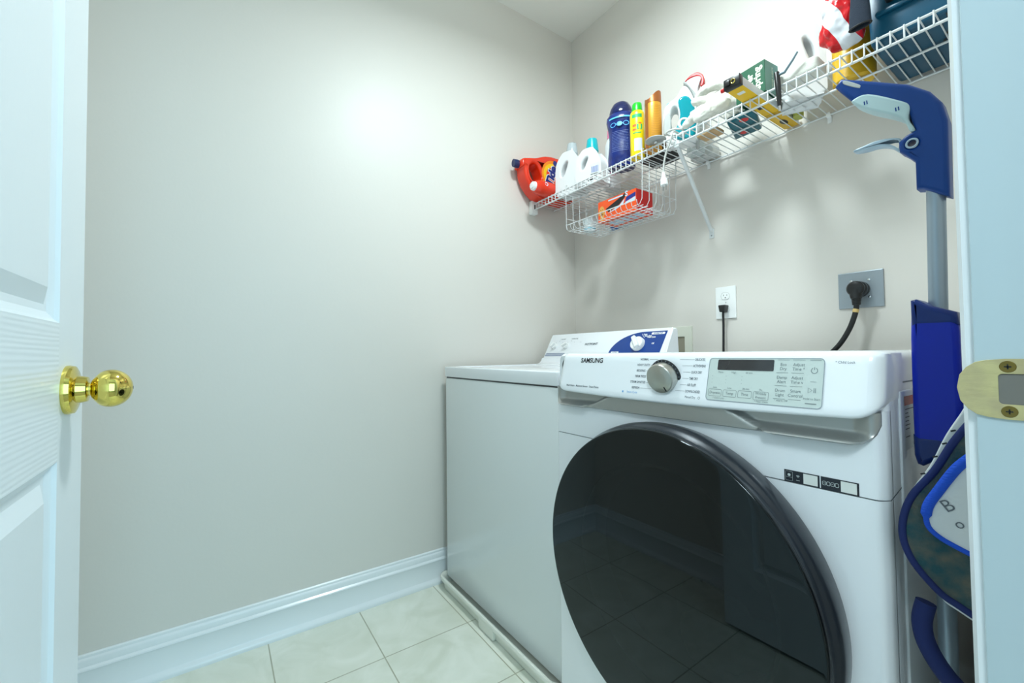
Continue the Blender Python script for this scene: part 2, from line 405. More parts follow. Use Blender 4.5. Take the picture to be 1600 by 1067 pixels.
baseboard('baseboard_front', (0, YF, 0), (XW, YF, 0), (0, 1, 0), 'moulded white baseboard behind the open door')
baseboard('baseboard_back', (0, 0, 0), (XW, 0, 0), (0, -1, 0), 'white baseboard behind the appliances')
# hallway outside the door
slab('floor_hall', (1.70, -3.2, -0.06), (3.6, 0.4, 0), CARPET, 'carpet of the hallway outside the door', 'floor')
slab('ceiling_hall', (XH, -3.2, H), (3.6, 0.4, H + 0.06), CEIL, 'ceiling of the hallway', 'ceiling')
slab('wall_hall', (3.5, -3.2, 0), (3.6, 0.4, H), HALLW, 'hallway wall opposite the doorway', 'wall')

# ================================================================== DOOR
door = bpy.data.objects.new('door_1', None); C.objects.link(door); door.location = (1.645, -1.825, 0.012)
struct(door, 'white moulded six panel door standing open on the left', 'door')
DW, DH, DT = 0.757, 2.018, 0.035
def door_leaf():
    bm = bmesh.new()
    xs = [0, 0.110, 0.3335, 0.4235, 0.647, DW]
    z0 = 0.012
    zs = [0, 0.23, 0.852, 1.017, 1.60, 1.70, 1.90, DH]
    def face_side(yf, sg):
        # plain rails and stiles
        for i in range(5):
            for j in range(7):
                isp = (i in (1, 3)) and (j in (1, 3, 5))
                x0, x1 = -xs[i], -xs[i + 1]; a, b_ = zs[j], zs[j + 1]
                if not isp:
                    f = bm.faces.new([bm.verts.new((x, yf, z)) for x, z in ((x0, a), (x1, a), (x1, b_), (x0, b_))])
                    f.material_index = 0 if (j in (0, 2, 4, 6) and i in (1, 2, 3)) else 1
                else:
                    prev = None
                    for off, dep in ((0, 0), (0.004, -0.004), (0.012, -0.0085), (0.020, -0.009), (0.038, -0.0015), (0.040, -0.0015)):
                        ring = [bm.verts.new((x, yf + sg * dep, z)) for x, z in ((x0 - off, a + off), (x1 + off, a + off), (x1 + off, b_ - off), (x0 - off, b_ - off))]
                        if prev:
                            for k in range(4): bm.faces.new((prev[k], prev[(k + 1) % 4], ring[(k + 1) % 4], ring[k])).material_index = 2
                        prev = ring
                    bm.faces.new(prev).material_index = 1
    face_side(DT, 1); face_side(0, -1)
    # edges
    for q in (((0, 0, 0), (-DW, 0, 0), (-DW, DT, 0), (0, DT, 0)), ((0, 0, DH), (-DW, 0, DH), (-DW, DT, DH), (0, DT, DH)),
              ((0, 0, 0), (0, DT, 0), (0, DT, DH), (0, 0, DH)), ((-DW, 0, 0), (-DW, DT, 0), (-DW, DT, DH), (-DW, 0, DH))):
        bm.faces.new([bm.verts.new(p) for p in q]).material_index = 2
    bmesh.ops.remove_doubles(bm, verts=bm.verts, dist=0.0002)
    return bm
obj('door_leaf', door_leaf(), [GRAINH, GRAINV, DOORW], door, smooth=False)
KX, KZ = -DW + 0.076, 0.935
for sgn, y0 in ((1, DT), (-1, 0)):
    Mk = Matrix.Translation((KX, y0, KZ)) @ Matrix.Rotation(-sgn * PI / 2, 4, 'X')
    bm = bmesh.new(); lathe(bm, [(0.0305, 0), (0.031, 0.003), (0.0295, 0.0075), (0.026, 0.009), (0.0175, 0.0105), (0.0165, 0.016), (0.0155, 0.0195), (0.0105, 0.0205), (0.0, 0.0205)], 48, M=Mk)
    rs = obj('knob_rosette', bm, BRASS, door); lab(rs, 'round brass rosette')
    bm = bmesh.new(); prof = [(0.0085, 0.018), (0.0085, 0.0225), (0.0115, 0.0235), (0.0150, 0.0255)]
    for k in range(1, 15):
        a = math.radians(128 - 128 * k / 14); prof.append((0.0245 * math.sin(a) if k < 14 else 0.0, 0.0415 + 0.0215 * math.cos(a)))
    prof += []
    lathe(bm, prof, 48, M=Mk)
    kb = obj('door_knob', bm, BRASS, door); lab(kb, 'polished brass ball knob')
    bm = bmesh.new(); lathe(bm, [(0.0020, 0.0620), (0.0020, 0.06305), (0, 0.06305)], 16, M=Mk); obj('knob_pinhole', bm, BLACKP, kb)
bm = bmesh.new(); box(bm, (-DW - 0.001, 0.006, KZ - 0.028), (-DW + 0.002, 0.029, KZ + 0.028), 0.0006); box(bm, (-DW - 0.010, 0.011, KZ - 0.007), (-DW, 0.024, KZ + 0.007), 0.002)
obj('latch', bm, BRASS, door)
for hz in (0.25, 1.0, 1.78):
    bm = bmesh.new(); tube(bm, [(0.004, -0.004, hz - 0.045), (0.004, -0.004, hz + 0.045)], 0.006, 12); box(bm, (-0.001, 0, hz - 0.044), (0.0015, 0.032, hz + 0.044))
    obj('hinge', bm, BRASS, door)

# strike plate on the right jamb (faces -Y)
sp = thing('strike_plate', 'worn brass strike plate with two screws on the right door jamb', 'strike plate', (0, YJR, 0.950))
bm = bmesh.new()
outl = [(1.690, -0.0268), (1.690, 0.0268), (1.664, 0.0268), (1.653, 0.0258), (1.646, 0.024), (1.640, 0.019), (1.6355, 0.012), (1.6335, 0.0), (1.6355, -0.012), (1.640, -0.019), (1.646, -0.024), (1.653, -0.0258), (1.664, -0.0268)]
plate(bm, [outl, rrect(1.6595, -0.0135, 1.6785, 0.0135, 0.003)], 0.0009, 0.0003, at=(0, -0.0012, 0))
for v in bm.verts:
    if v.co.x < 1.643: v.co.y += -0.9 * (1.643 - v.co.x) ** 1 * 0.25 + ((1.643 - v.co.x) ** 2) * 30
obj('plate', bm, STRIKE, sp, ang=30)
bm = bmesh.new(); box(bm, (1.6585, -0.001, -0.0145), (1.6795, 0.012, 0.0145)); 
o = obj('latch_hole', bm, mat('hole_wood', (120, 118, 112), 0.8), sp, smooth=False)
for z in (0.0198, -0.0198):
    bm = bmesh.new(); Ms = Matrix.Translation((1.6655, -0.0021, z)) @ Matrix.Rotation(PI / 2, 4, 'X')
    lathe(bm, [(0.0052, 0), (0.0048, 0.0006), (0.0, 0.0004)], 20, M=Ms)
    sc = obj('screw', bm, mat('tarnished_brass', (130, 112, 58), 0.4, metal=0.8), sp)
    bm = bmesh.new(); plate(bm, [[(-0.0022, -0.0005), (0.0022, -0.0005), (0.0022, 0.0005), (-0.0022, 0.0005)], ], 0.0001, at=(1.6655, -0.0028, z)); plate(bm, [[(-0.0005, -0.0022), (0.0005, -0.0022), (0.0005, 0.0022), (-0.0005, 0.0022)]], 0.0001, at=(1.6655, -0.0028, z))
    obj('screw_slot', bm, BLACKP, sc, smooth=False)

# ceiling lamp
cl = thing('ceiling_light', 'round brushed ceiling light with an open bulb socket', 'ceiling light', (LAMP[0], LAMP[1], H))
bm = bmesh.new(); lathe(bm, [(0.10, 0), (0.10, -0.018), (0.075, -0.022), (0.0, -0.022)], 40); obj('base', bm, BRUSH, cl)
bm = bmesh.new(); tube(bm, [(0, 0, -0.022), (0, 0, -0.07)], 0.012, 12); obj('lamp_socket', bm, WHITEP, cl)

# ================================================================== WASHER
ws = thing('washing_machine', 'white top-loading washing machine with blue-printed dial console', 'washing machine', (0, 0, 0))
WX0, WX1, WYF, WYB = 0.045, 0.785, -0.820, -0.15
bm = bmesh.new(); box(bm, (WX0, WYF, 0.038), (WX1, WYB, 0.884), 0.006, 3)
obj('cabinet', bm, ENAMEL_W, ws)
bm = bmesh.new(); box(bm, (WX0 + 0.004, WYF + 0.004, 0.880), (WX1 - 0.004, WYB, 0.892)); obj('seam_gasket', bm, DARKP, ws)
bm = bmesh.new()   # top deck: raised rim around the lid, sweeping up to the console
box(bm, (WX0 - 0.002, WYF - 0.003, 0.8885), (WX1 + 0.002, WYF + 0.035, 0.932), 0.005, 3)
box(bm, (WX0 - 0.002, WYF + 0.02, 0.8885), (WX0 + 0.035, -0.30, 0.932), 0.005, 3); box(bm, (WX1 - 0.035, WYF + 0.02, 0.8885), (WX1 + 0.002, -0.30, 0.932), 0.005, 3)
box(bm, (WX0, WYF + 0.02, 0.8885), (WX1, WYB, 0.920), 0.003)
pr = [(-0.36, 0.900), (-0.345, 0.930), (-0.315, 0.932), (-0.298, 0.936), (-0.285, 0.946), (-0.278, 0.962), (-0.15, 0.962), (-0.15, 0.900)]
A = [bm.verts.new((WX0 - 0.002, y, z)) for y, z in pr]; B = [bm.verts.new((WX1 + 0.002, y, z)) for y, z in pr]
for i in range(len(pr)): j = (i + 1) % len(pr); bm.faces.new((A[i], A[j], B[j], B[i]))
bm.faces.new(A); bm.faces.new(B)
obj('top_deck', bm, ENAMEL, ws, ang=35)
bm = bmesh.new(); box(bm, (WX0 + 0.04, WYF + 0.04, 0.918), (WX1 - 0.04, -0.365, 0.9285), 0.004, 3); obj('lid', bm, ENAMEL, ws)
# console
CB, CT = (-0.277, 0.962), (-0.2165, 1.073)       # (y, z) of the tilted face bottom / top
def cons(x, t, off=0.0006):                     # t 0..1 up the face
    ny, nz = -(CT[1] - CB[1]), -(CB[0] - CT[0]); L = math.hypot(ny, nz)
    return (x, CB[0] + (CT[0] - CB[0]) * t + ny / L * off, CB[1] + (CT[1] - CB[1]) * t + (CT[0] - CB[0]) / L * off)
LC = math.hypot(CT[0] - CB[0], CT[1] - CB[1])
cxz = lambda off=0.0006: (lambda x, z: cons(x, (z - CB[1]) / (CT[1] - CB[1]), off))
pr = [(-0.276, 0.955), (-0.277, 0.962), (-0.2165, 1.073), (-0.213, 1.0775), (-0.209, 1.0785), (-0.192, 1.0785), (-0.188, 1.074), (-0.180, 0.955)]
bm = bmesh.new(); n_ = len(pr); secs = []
for x, k in ((WX0 + 0.002, 0.010), (WX0 + 0.006, 0.003), (WX0 + 0.012, 0), (WX1 - 0.038, 0), (WX1 - 0.032, 0.003), (WX1 - 0.028, 0.010)):
    cy, cz = -0.2, 1.01
    secs.append([bm.verts.new((x, cy + (y - cy) * (1 - k * 6), z - (k * 0.6 if z > 1.0 else 0))) for y, z in pr])
for A, B in zip(secs, secs[1:]):
    for i in range(n_): j = (i + 1) % n_; bm.faces.new((A[i], A[j], B[j], B[i]))
bm.faces.new(secs[0]); bm.faces.new(secs[-1])
con = obj('console', bm, ENAMEL, ws, ang=30)
bm = bmesh.new(); f = cxz(0.0008)      # blue printed field
pts = [(0.738, 1.067), (0.640, 1.067)] + [(0.640 - 0.165 * math.sin(a) ** 1.0, 1.067 - 0.092 * (1 - math.cos(a))) for a in [math.radians(d_) for d_ in range(8, 91, 8)]] + [(0.472, 0.972), (0.730, 0.972)]
flat(bm, pts, f); obj('blue_panel', bm, BLUEP, con, smooth=False)
bm = bmesh.new()
for k in range(3):
    z = 0.984 - k * 0.0055; flat(bm, [(0.062 - k * 0.002, z), (0.20, z), (0.20, z - 0.0026), (0.061 - k * 0.002, z - 0.0026)], f)
obj('trim_stripes', bm, mat('stripe_blue', (96, 116, 156), 0.4), con, smooth=False)
bm = bmesh.new(); g = cxz(0.0012)
text(bm, 'HOTPOINT', 0.0135, g, (0.355, 1.0235), bold=0.0003, sx=1.15); obj('maker_lettering', bm, INKG, con, smooth=False); bm = bmesh.new(); text(bm, 'LOAD SIZE', 0.007, g, (0.150, 1.052)); text(bm, 'TEMPERATURE', 0.007, g, (0.232, 1.052))
for x in (0.115, 0.200):
    text(bm, 'S', 0.006, g, (x - 0.008, 1.036)); text(bm, 'M', 0.006, g, (x + 0.014, 1.042)); text(bm, 'L', 0.006, g, (x + 0.040, 1.036))
text(bm, '------', 0.006, g, (0.282, 1.036))
obj('console_lettering', bm, INKG, con, smooth=False)
bm = bmesh.new(); h = cxz(0.0016)
flat(bm, rrect(0.668, 1.0535, 0.730, 1.062, 0.004), h)
flat(bm, rrect(0.490, 0.981, 0.532, 0.988, 0.003), h)
for (x, z, s_) in ((0.640, 1.055, 'Delay'), (0.655, 1.049, 'Auto Soak'), (0.672, 1.0435, 'Wash Cycle'), (0.688, 1.018, 'Off')): text(bm, s_, 0.008, h, (x, z), bold=0.0003)
stroke(bm, [(0.622, 1.058), (0.630, 1.050), (0.640, 1.042)], 0.0012, h)
obj('console_print', bm, WHITEP, con, smooth=False)
bm = bmesh.new(); text(bm, 'DOUBLE TUB', 0.0066, cxz(0.002), (0.699, 1.0577), bold=0.0002); text(bm, 'NORMAL', 0.006, cxz(0.002), (0.511, 0.9845)); obj('badge_lettering', bm, BLUEP, con, smooth=False)
tilt = math.atan2(CT[0] - CB[0], CT[1] - CB[1])
def knob(name, x, z, r, h_, ang):
    p = cxz(0)(x, z); M = Matrix.Translation(p) @ Matrix.Rotation(PI / 2 - tilt, 4, 'X')
    bm = bmesh.new(); lathe(bm, [(r, 0), (r * 0.98, h_ * 0.45), (r * 0.9, h_ * 0.55), (0, h_ * 0.55)], 36, M=M)
    box(bm, (-r * 0.95, -r * 0.30, h_ * 0.4), (r * 0.95, r * 0.30, h_), r * 0.12, 3, M @ Matrix.Rotation(ang, 4, 'Z'))
    return obj(name, bm, WHITEP, con)
knob('load_knob', 0.108, 1.018, 0.0155, 0.024, 0.9); knob('temperature_knob', 0.192, 1.018, 0.0155, 0.024, 0.6)
knob('cycle_dial', 0.620, 1.016, 0.030, 0.032, 2.2)

# drain pan
pan = thing('drain_pan', 'shallow off-white drain pan under the washing machine', 'drain pan', (0, 0, 0))
bm = bmesh.new(); RX0, RX1, RY0, RY1 = 0.028, 0.805, -0.858, -0.12
def ringv(off, z, r):
    return [bm.verts.new((x, y, z)) for x, y in rrect(RX0 + off, RY0 + off, RX1 - off, RY1 - off, r, 8)]
secs = [ringv(0.016, 0.002, 0.03), ringv(0.012, 0.030, 0.034), ringv(0.010, 0.034, 0.036), ringv(0.001, 0.038, 0.045), ringv(-0.001, 0.046, 0.046), ringv(0.002, 0.052, 0.043), ringv(0.007, 0.053, 0.038), ringv(0.012, 0.050, 0.033), ringv(0.016, 0.035, 0.03), ringv(0.022, 0.010, 0.026)]
for A, B in zip(secs, secs[1:]):
    n_ = len(A)
    for i in range(n_): bm.faces.new((A[i], A[(i + 1) % n_], B[(i + 1) % n_], B[i]))
bm.faces.new(secs[-1]); bm.faces.new(secs[0])
obj('tray', bm, PAN, pan, ang=50)
bm = bmesh.new(); box(bm, (0.37, RY0 + 0.002, 0.0015), (0.47, RY0 + 0.02, 0.042), 0.004, 3); obj('drain_boss', bm, PAN, pan)
for x, y in ((0.09, -0.77), (0.73, -0.77), (0.09, -0.2), (0.73, -0.2)):
    bm = bmesh.new(); tube(bm, [(x, y, 0.010), (x, y, 0.040)], 0.02, 16); obj('foot', bm, DARKP, ws)

# ================================================================== DRYER
dr = thing('clothes_dryer', 'white front-loading dryer with large dark round door', 'clothes dryer', (0, 0, 0))
DX0, DX1, DYF, DYB, DZT = 0.850, 1.536, -0.887, -0.13, 0.984
DCX, DCZ = 1.199, 0.549
# cabinet shell: rounded section, open at front
bm = bmesh.new()
def usect(y, k=0.0):
    r = 0.016; out_ = []
    for (cx, cz, a0) in ((DX1 - r, DZT - r, 0), (DX0 + r, DZT - r, 90)):
        for q in range(6):
            a = math.radians(a0 + 90 * q / 5); out_.append((cx + (r) * math.cos(a) * 1.0, cz + r * math.sin(a)))
    out_ = [(DX1, 0.02)] + out_ + [(DX0, 0.02)]
    return [bm.verts.new((x - k * (1 if x > 1.2 else -1), y, z - (k if z > 0.5 else 0))) for x, z in out_]
secs = [usect(-0.872, 0.014), usect(-0.874, 0.006), usect(-0.868, 0.0015), usect(-0.860), usect(-0.80), usect(DYB + 0.02), usect(DYB, 0.01)]
for A, B in zip(secs, secs[1:]):
    for i in range(len(A) - 1): bm.faces.new((A[i], A[i + 1], B[i + 1], B[i]))
bm.faces.new(secs[-1])
obj('cabinet', bm, ENAMEL, dr, ang=35)
# side detail: console side cap seam, pressed panel lines
bm = bmesh.new(); X = DX1 + 0.0004
for a, b_ in (((-0.80, 0.936), (-0.14, 0.936)),):
    flat(bm, [(a[0], a[1]), (b_[0], b_[1]), (b_[0], b_[1] + 0.0022), (a[0], a[1] + 0.0022)], lambda y, z: (X, y, z))
flat(bm, [(-0.872, 0.776), (-0.80, 0.788), (-0.80, 0.790), (-0.872, 0.778)], lambda y, z: (X, y, z))
flat(bm, [(-0.80, 0.03), (-0.7985, 0.03), (-0.7985, 0.980), (-0.80, 0.980)], lambda y, z: (X, y, z))
obj('side_seams', bm, mat('seam_grey', (96, 108, 116), 0.5), dr, smooth=False)
bm = bmesh.new(); box(bm, (DX1 - 0.005, -0.820, 0.05), (DX1 + 0.003, -0.20, 0.925), 0.0025, 2); obj('side_panel', bm, ENAMEL, dr)
# front panels (curve outlines facing -Y)
RB = 0.272
def arc(a0, a1, n=40, r=RB): return [(DCX + r * math.cos(math.radians(a0 + (a1 - a0) * k / n)), DCZ + r * math.sin(math.radians(a0 + (a1 - a0) * k / n))) for k in range(n + 1)]
ZS = 0.7775; aa = math.degrees(math.asin((ZS - 0.001 - DCZ) / RB)); ab = math.degrees(math.asin((ZS + 0.001 - DCZ) / RB))
low = [(DX0, ZS - 0.001), (DX0, 0.02), (DX1, 0.02), (DX1, ZS - 0.001)] + [p for p in arc(aa, aa - 360 + (180 - 2 * aa) * 0 - (0), 1)][:1]
low = [(DX0, ZS - 0.001), (DX0, 0.02), (DX1, 0.02), (DX1, ZS - 0.001)] + arc(aa, -180 - aa, 72)
def zband(x):
    e = min(x - DX0 - 0.010, DX1 - 0.004 - x); r = 0.034
    return 0.8515 + (r * (1 - math.sqrt(max(0, 1 - ((r - max(0, min(e, r))) / r) ** 2)))) * 0.85
topx = [DX1 - 0.0042 - 0.034 * k / 10 for k in range(11)]
upp = [(DX0, ZS + 0.001)] + arc(180 - ab, ab, 24) + [(DX1, ZS + 0.001), (DX1, 0.900), (DX1 - 0.0040, 0.900)] + [(x, zband(x) + 0.003) for x in topx] + [(x, zband(x) + 0.003) for x in [DX0 + 0.0102 + 0.034 * (10 - k) / 10 for k in range(11)]] + [(DX0 + 0.0100, 0.900), (DX0, 0.900)]
def bow(bm):
    for v in bm.verts:
        if v.co.y < -0.86:
            e = min(v.co.x - DX0, DX1 - v.co.x)
            k = 0.013 * (1 - min(1, max(e, 0) / 0.013)) ** 2
            v.co.y += k
def grid_cut(bm):
    for x in (DX0 + 0.002, DX0 + 0.005, DX0 + 0.009, DX0 + 0.014, DX1 - 0.014, DX1 - 0.009, DX1 - 0.005, DX1 - 0.002):
        bmesh.ops.bisect_plane(bm, geom=list(bm.verts) + list(bm.edges) + list(bm.faces), plane_co=(x, 0, 0), plane_no=(1, 0, 0))
for nm, outl in (('lower_front_panel', low), ('upper_front_panel', upp)):
    bm = bmesh.new(); plate(bm, [outl], 0.008, 0.0, at=(0, DYF + 0.008, 0)); bmesh.ops.remove_doubles(bm, verts=bm.verts, dist=0.0001); grid_cut(bm); bow(bm); obj(nm, bm, ENAMEL, dr, ang=50)
bm = bmesh.new(); box(bm, (DX0 + 0.012, DYF + 0.003, ZS - 0.004), (0.99, DYF + 0.012, ZS + 0.004)); obj('panel_gap', bm, mat('gap_grey', (110, 118, 124), 0.6), dr, smooth=False); bm = bmesh.new(); box(bm, (1.40, DYF + 0.003, ZS - 0.004), (DX1 - 0.012, DYF + 0.012, ZS + 0.004)); obj('panel_gap', bm, mat('gap_grey', (110, 118, 124), 0.6), dr, smooth=False)

# fascia (control panel): bowed, tilted, rounded ends
FX0, FX1 = 0.873, 1.537
def yb(x):      # bottom edge protrusion
    return 0.0
def zbot(x):
    t = (x - FX0) / (FX1 - FX0); z = 0.8855 + 0.004 * (2 * t - 1) ** 2 - 0.003 * math.sin(PI * t) 
    e = min(x - FX0, FX1 - x); r = 0.036
    if e < r: z += r * (1 - math.sqrt(max(0, 1 - ((r - e) / r) ** 2))) * 0.8
    return z
def ziny(x):    # end rounding in depth
    e = max(0, min(x - (FX0), FX1 - x)); r = 0.022
    return (r * (1 - math.sqrt(max(0, 1 - ((r - e) / r) ** 2)))) * 0.9 if e < r else 0.0
def fasc_y(x, z):
    t = (0.974 - z) / (0.974 - 0.888); return -0.8835 - 0.0225 * t
fmap = lambda off=0.0005: (lambda x, z: (x, fasc_y(x, z) - off, z))
bm = bmesh.new(); secs = []
xsn = [FX0 + (FX1 - FX0) * k / 80 for k in range(81)]
xsn = sorted(set(xsn + [FX0 + d_ for d_ in (0.0004, 0.0015, 0.003, 0.005, 0.012, 0.016, 0.020)] + [FX1 - d_ for d_ in (0.0004, 0.0015, 0.003, 0.005, 0.012, 0.016, 0.020)]))
for x in xsn:
    zb = zbot(x); q = ziny(x); prof = [(-0.80, 0.9848), (-0.866, 0.9848), (-0.874, 0.9835), (-0.880, 0.980), (-0.8835, 0.974)]
    for k in range(1, 9):
        z = 0.974 + (zb + 0.006 - 0.974) * k / 8; prof.append((fasc_y(x, z), z))
    y_ = prof[-1][0]; prof += [(y_ + 0.0005, zb + 0.003), (y_ + 0.003, zb + 0.0008), (y_ + 0.007, zb), (-0.86, zb + 0.001), (-0.80, zb + 0.002)]
    secs.append([bm.verts.new((x, y + q * (1 if y < -0.81 else 0), z - (q * 0.25 if z > 0.98 else 0))) for y, z in prof])
for A, B in zip(secs, secs[1:]):
    for i in range(len(A) - 1): bm.faces.new((A[i], A[i + 1], B[i + 1], B[i]))
bm.faces.new(secs[0]); bm.faces.new(secs[-1])
fas = obj('control_panel', bm, ENAMEL, dr, ang=50)
# silver recess band with the two scooped grips
bm = bmesh.new(); secs = []; N = 160; KZn = 14
for i in range(N + 1):
    x = DX0 + 0.010 + (DX1 - DX0 - 0.014) * i / N; col = []
    e = min(x - DX0 - 0.010, DX1 - 0.004 - x); r = 0.034
    zb = 0.8515 + (r * (1 - math.sqrt(max(0, 1 - ((r - min(e, r)) / r) ** 2)))) * 0.85
    zt = 0.898
    for k in range(KZn + 1):
        t = k / KZn; z = zb + (zt - zb) * t
        s_ = (z - 0.852) / 0.034
        xl, xr = 0.975 + 0.075 * s_, 1.385 - 0.065 * s_
        dL = max(0, min(1, (xl - x) / 0.010)); dR = max(0, min(1, (x - xr) / 0.010)); d_ = max(dL, dR)
        y = -0.898 + d_ * min(1, e / 0.03) * (0.030 * (lambda q: q * q * (3 - 2 * q))(min(1, max(0, s_) / 0.50)) - 0.013) + 0.014 * (1 - min(1, e / 0.014)) ** 2
        if k == 0: y += 0.010
        col.append(bm.verts.new((x, y, z)))
    secs.append(col)
for A, B in zip(secs, secs[1:]):
    for k in range(KZn): bm.faces.new((A[k], A[k + 1], B[k + 1], B[k]))
obj('silver_band', bm, SILVER, dr, ang=60)

# control panel details
bm = bmesh.new(); f = fmap()
text(bm, 'SAMSUNG', 0.0160, f, (0.9870, 0.9665), bold=0.0004, sx=1.0)
obj('maker_lettering', bm, INKD, fas, smooth=False)
bm = bmesh.new(); text(bm, 'Multi Steam   Moisture Sensor   SmartThings', 0.0066, f, (0.968, 0.9045), bold=0.00012, sx=0.92)
obj('feature_lettering', bm, INKG, fas, smooth=False)
bm = bmesh.new(); KXD, KZD = 1.198, 0.9375
left = ['NORMAL', 'HEAVY DUTY', 'BEDDING', 'PERM PRESS', 'STEAM SANITIZE', 'REFRESH']; right = ['DELICATES', 'ACTIVEWEAR', 'QUICK DRY', 'TIME DRY', 'AIR FLUFF', 'DOWNLOADED']
for k, s_ in enumerate(left):
    z = 0.9705 - k * 0.0120; xr_ = (1.153, 1.157, 1.148, 1.151, 1.152, 1.139)[k]; text(bm, s_, 0.0066, f, (xr_, z), align='RIGHT', sx=0.80, bold=0.0001)
    stroke(bm, [(xr_ + 0.002, z), ((1.176, 1.164, 1.162, 1.162, 1.164, 1.176)[k], z)], 0.0005, f)
obj('cycle_lettering', bm, INKG, fas, smooth=False); bm = bmesh.new()
for k, s_ in enumerate(right):
    z = 0.9705 - k * 0.0120; xl_ = 1.2585 - k * 0.0026; text(bm, s_, 0.0066, f, (xl_, z), align='LEFT', sx=0.62, bold=0.0001)
    stroke(bm, [(xl_ - 0.001, z), ((1.226, 1.233, 1.236, 1.236, 1.233, 1.224)[k], z)], 0.0005, f)
text(bm, 'Manual Dry', 0.0062, f, (1.246, 0.900), align='LEFT', sx=0.75)
stroke(bm, circ(1.275, 0.900, 0.002, 12), 0.0006, f, True)
obj('cycle_lettering', bm, INKG, fas, smooth=False); bm = bmesh.new(); text(bm, '* Child Lock', 0.0052, f, (1.494, 0.968), align='CENTER', sx=0.9)
obj('note_lettering', bm, INKG, fas, smooth=False)
bm = bmesh.new(); text(bm, 'Steam Cycle', 0.0062, f, (1.135, 0.9005), align='RIGHT', sx=0.9); flat(bm, rrect(1.094, 0.8985, 1.098, 0.9025, 0.0012), f); obj('steam_lettering', bm, INKB, fas, smooth=False)
# dial
nrm = Vector((0, -1, -0.0225 / 0.086)).normalized()
Md = Matrix.Translation((KXD, fasc_y(0, KZD), KZD)) @ nrm.to_track_quat('Z', 'Y').to_matrix().to_4x4()
bm = bmesh.new(); lathe(bm, [(0.0345, 0), (0.0345, 0.002), (0.0325, 0.0035), (0.0, 0.0035)], 56, M=Md); dl = obj('dial_base', bm, DARKP, fas)
bm = bmesh.new(); lathe(bm, [(0.0300, 0.002), (0.0298, 0.020), (0.0290, 0.0225), (0.0275, 0.0235), (0, 0.0235)], 56, M=Md)
dk = obj('cycle_dial', bm, BRUSH, fas)
bm = bmesh.new(); box(bm, (-0.0012, -0.0275, 0.0232), (0.0012, -0.018, 0.0240), 0, 1, Md @ Matrix.Rotation(math.radians(28), 4, 'Z')); obj('dial_mark', bm, DARKP, dk, smooth=False)
bm = bmesh.new()
for k in range(24):
    a = 2 * PI * k / 24; M2 = Md @ Matrix.Rotation(a, 4, 'Z'); box(bm, (0.0308, -0.0005, 0.0034), (0.0335, 0.0005, 0.0040), 0, 1, M2)
obj('dial_ticks', bm, INKL, dl, smooth=False)
# display panel
bm = bmesh.new(); f1 = fmap(0.0008)
DP = [(x, z) for x, z in rrect(1.2885, 0.899, 1.4690, 0.9735, 0.006)]
flat(bm, DP, f1); dp = obj('display_panel', bm, mat('display_panel_grey', (198, 210, 206), 0.25), fas, smooth=False)
bm = bmesh.new(); f2 = fmap(0.0012); stroke(bm, DP, 0.0010, f2, True); obj('display_frame', bm, INKL, dp, smooth=False)
bm = bmesh.new(); flat(bm, rrect(1.3045, 0.9525, 1.3990, 0.9710, 0.002), f2); obj('display_screen', bm, mat('screen_black', (38, 40, 44), 0.12, coat=0.5), dp, smooth=False)
bm = bmesh.new(); f3 = fmap(0.0013)
bx = [(1.2925, 1.3165, 'Dryness'), (1.3195, 1.3425, 'Temp'), (1.3455, 1.3680, 'Time'), (1.3710, 1.3945, 'Wrinkle\nPrevent')]
for x0, x1, s_ in bx:
    zt = 0.9180 + (0.0 if '\n' not in s_ else 0.0004); stroke(bm, rrect(x0, 0.9065 - (0.0015 if '\n' in s_ else 0), x1, zt, 0.002, 3), 0.0005, f3, True)
    if '\n' in s_:
        a_, b_ = s_.split('\n'); text(bm, a_, 0.0058, f3, ((x0 + x1) / 2, 0.9152), sx=0.9); text(bm, b_, 0.0058, f3, ((x0 + x1) / 2, 0.9090), sx=0.9)
    else: text(bm, s_, 0.0066, f3, ((x0 + x1) / 2, 0.9122), sx=0.9)
for x, s_ in ((1.3115, 'More'), (1.335, 'High'), (1.361, '60 min')): text(bm, s_, 0.0042, f3, (x, 0.9485))
for x, s_ in ((1.304, 'Less'), (1.330, 'Low'), (1.358, '20 min'), (1.382, 'On')): text(bm, s_, 0.0042, f3, (x, 0.9215))
for x in (1.306, 1.331, 1.3585):
    for k in range(3): flat(bm, circ(x - 0.009, 0.942 - k * 0.006, 0.0005, 6), f3)
text(bm, '-* Child Lock-', 0.004, f3, (1.312, 0.9030)); text(bm, '* Filter Clean', 0.004, f3, (1.384, 0.9025)); text(bm, '* Alarm Off', 0.004, f3, (1.4135, 0.9068))
for k, (a_, b_) in enumerate((('Eco', 'Dry'), ('Damp', 'Alert'), ('Drum', 'Light'))):
    z = 0.9635 - k * 0.0205; text(bm, a_, 0.0066, f3, (1.4130 - k * 0.0010, z), sx=0.95); text(bm, b_, 0.0066, f3, (1.4130 - k * 0.0010, z - 0.0068), sx=0.95)
for k, (a_, b_) in enumerate((('Adjust', 'Time ^'), ('Adjust', 'Time v'), ('Smart', 'Control'))):
    z = 0.9635 - k * 0.0205; text(bm, a_, 0.0066, f3, (1.4350 - k * 0.0010, z), sx=0.95); text(bm, b_, 0.0066, f3, (1.4350 - k * 0.0010, z - 0.0068), sx=0.95)
for k in range(4):
    z = 0.9710 - k * 0.0205
    for x in (1.4130, 1.4350): stroke(bm, [(x - 0.0088 - k * 0.0008, z), (x + 0.0085 - k * 0.0008, z)], 0.0005, f3)
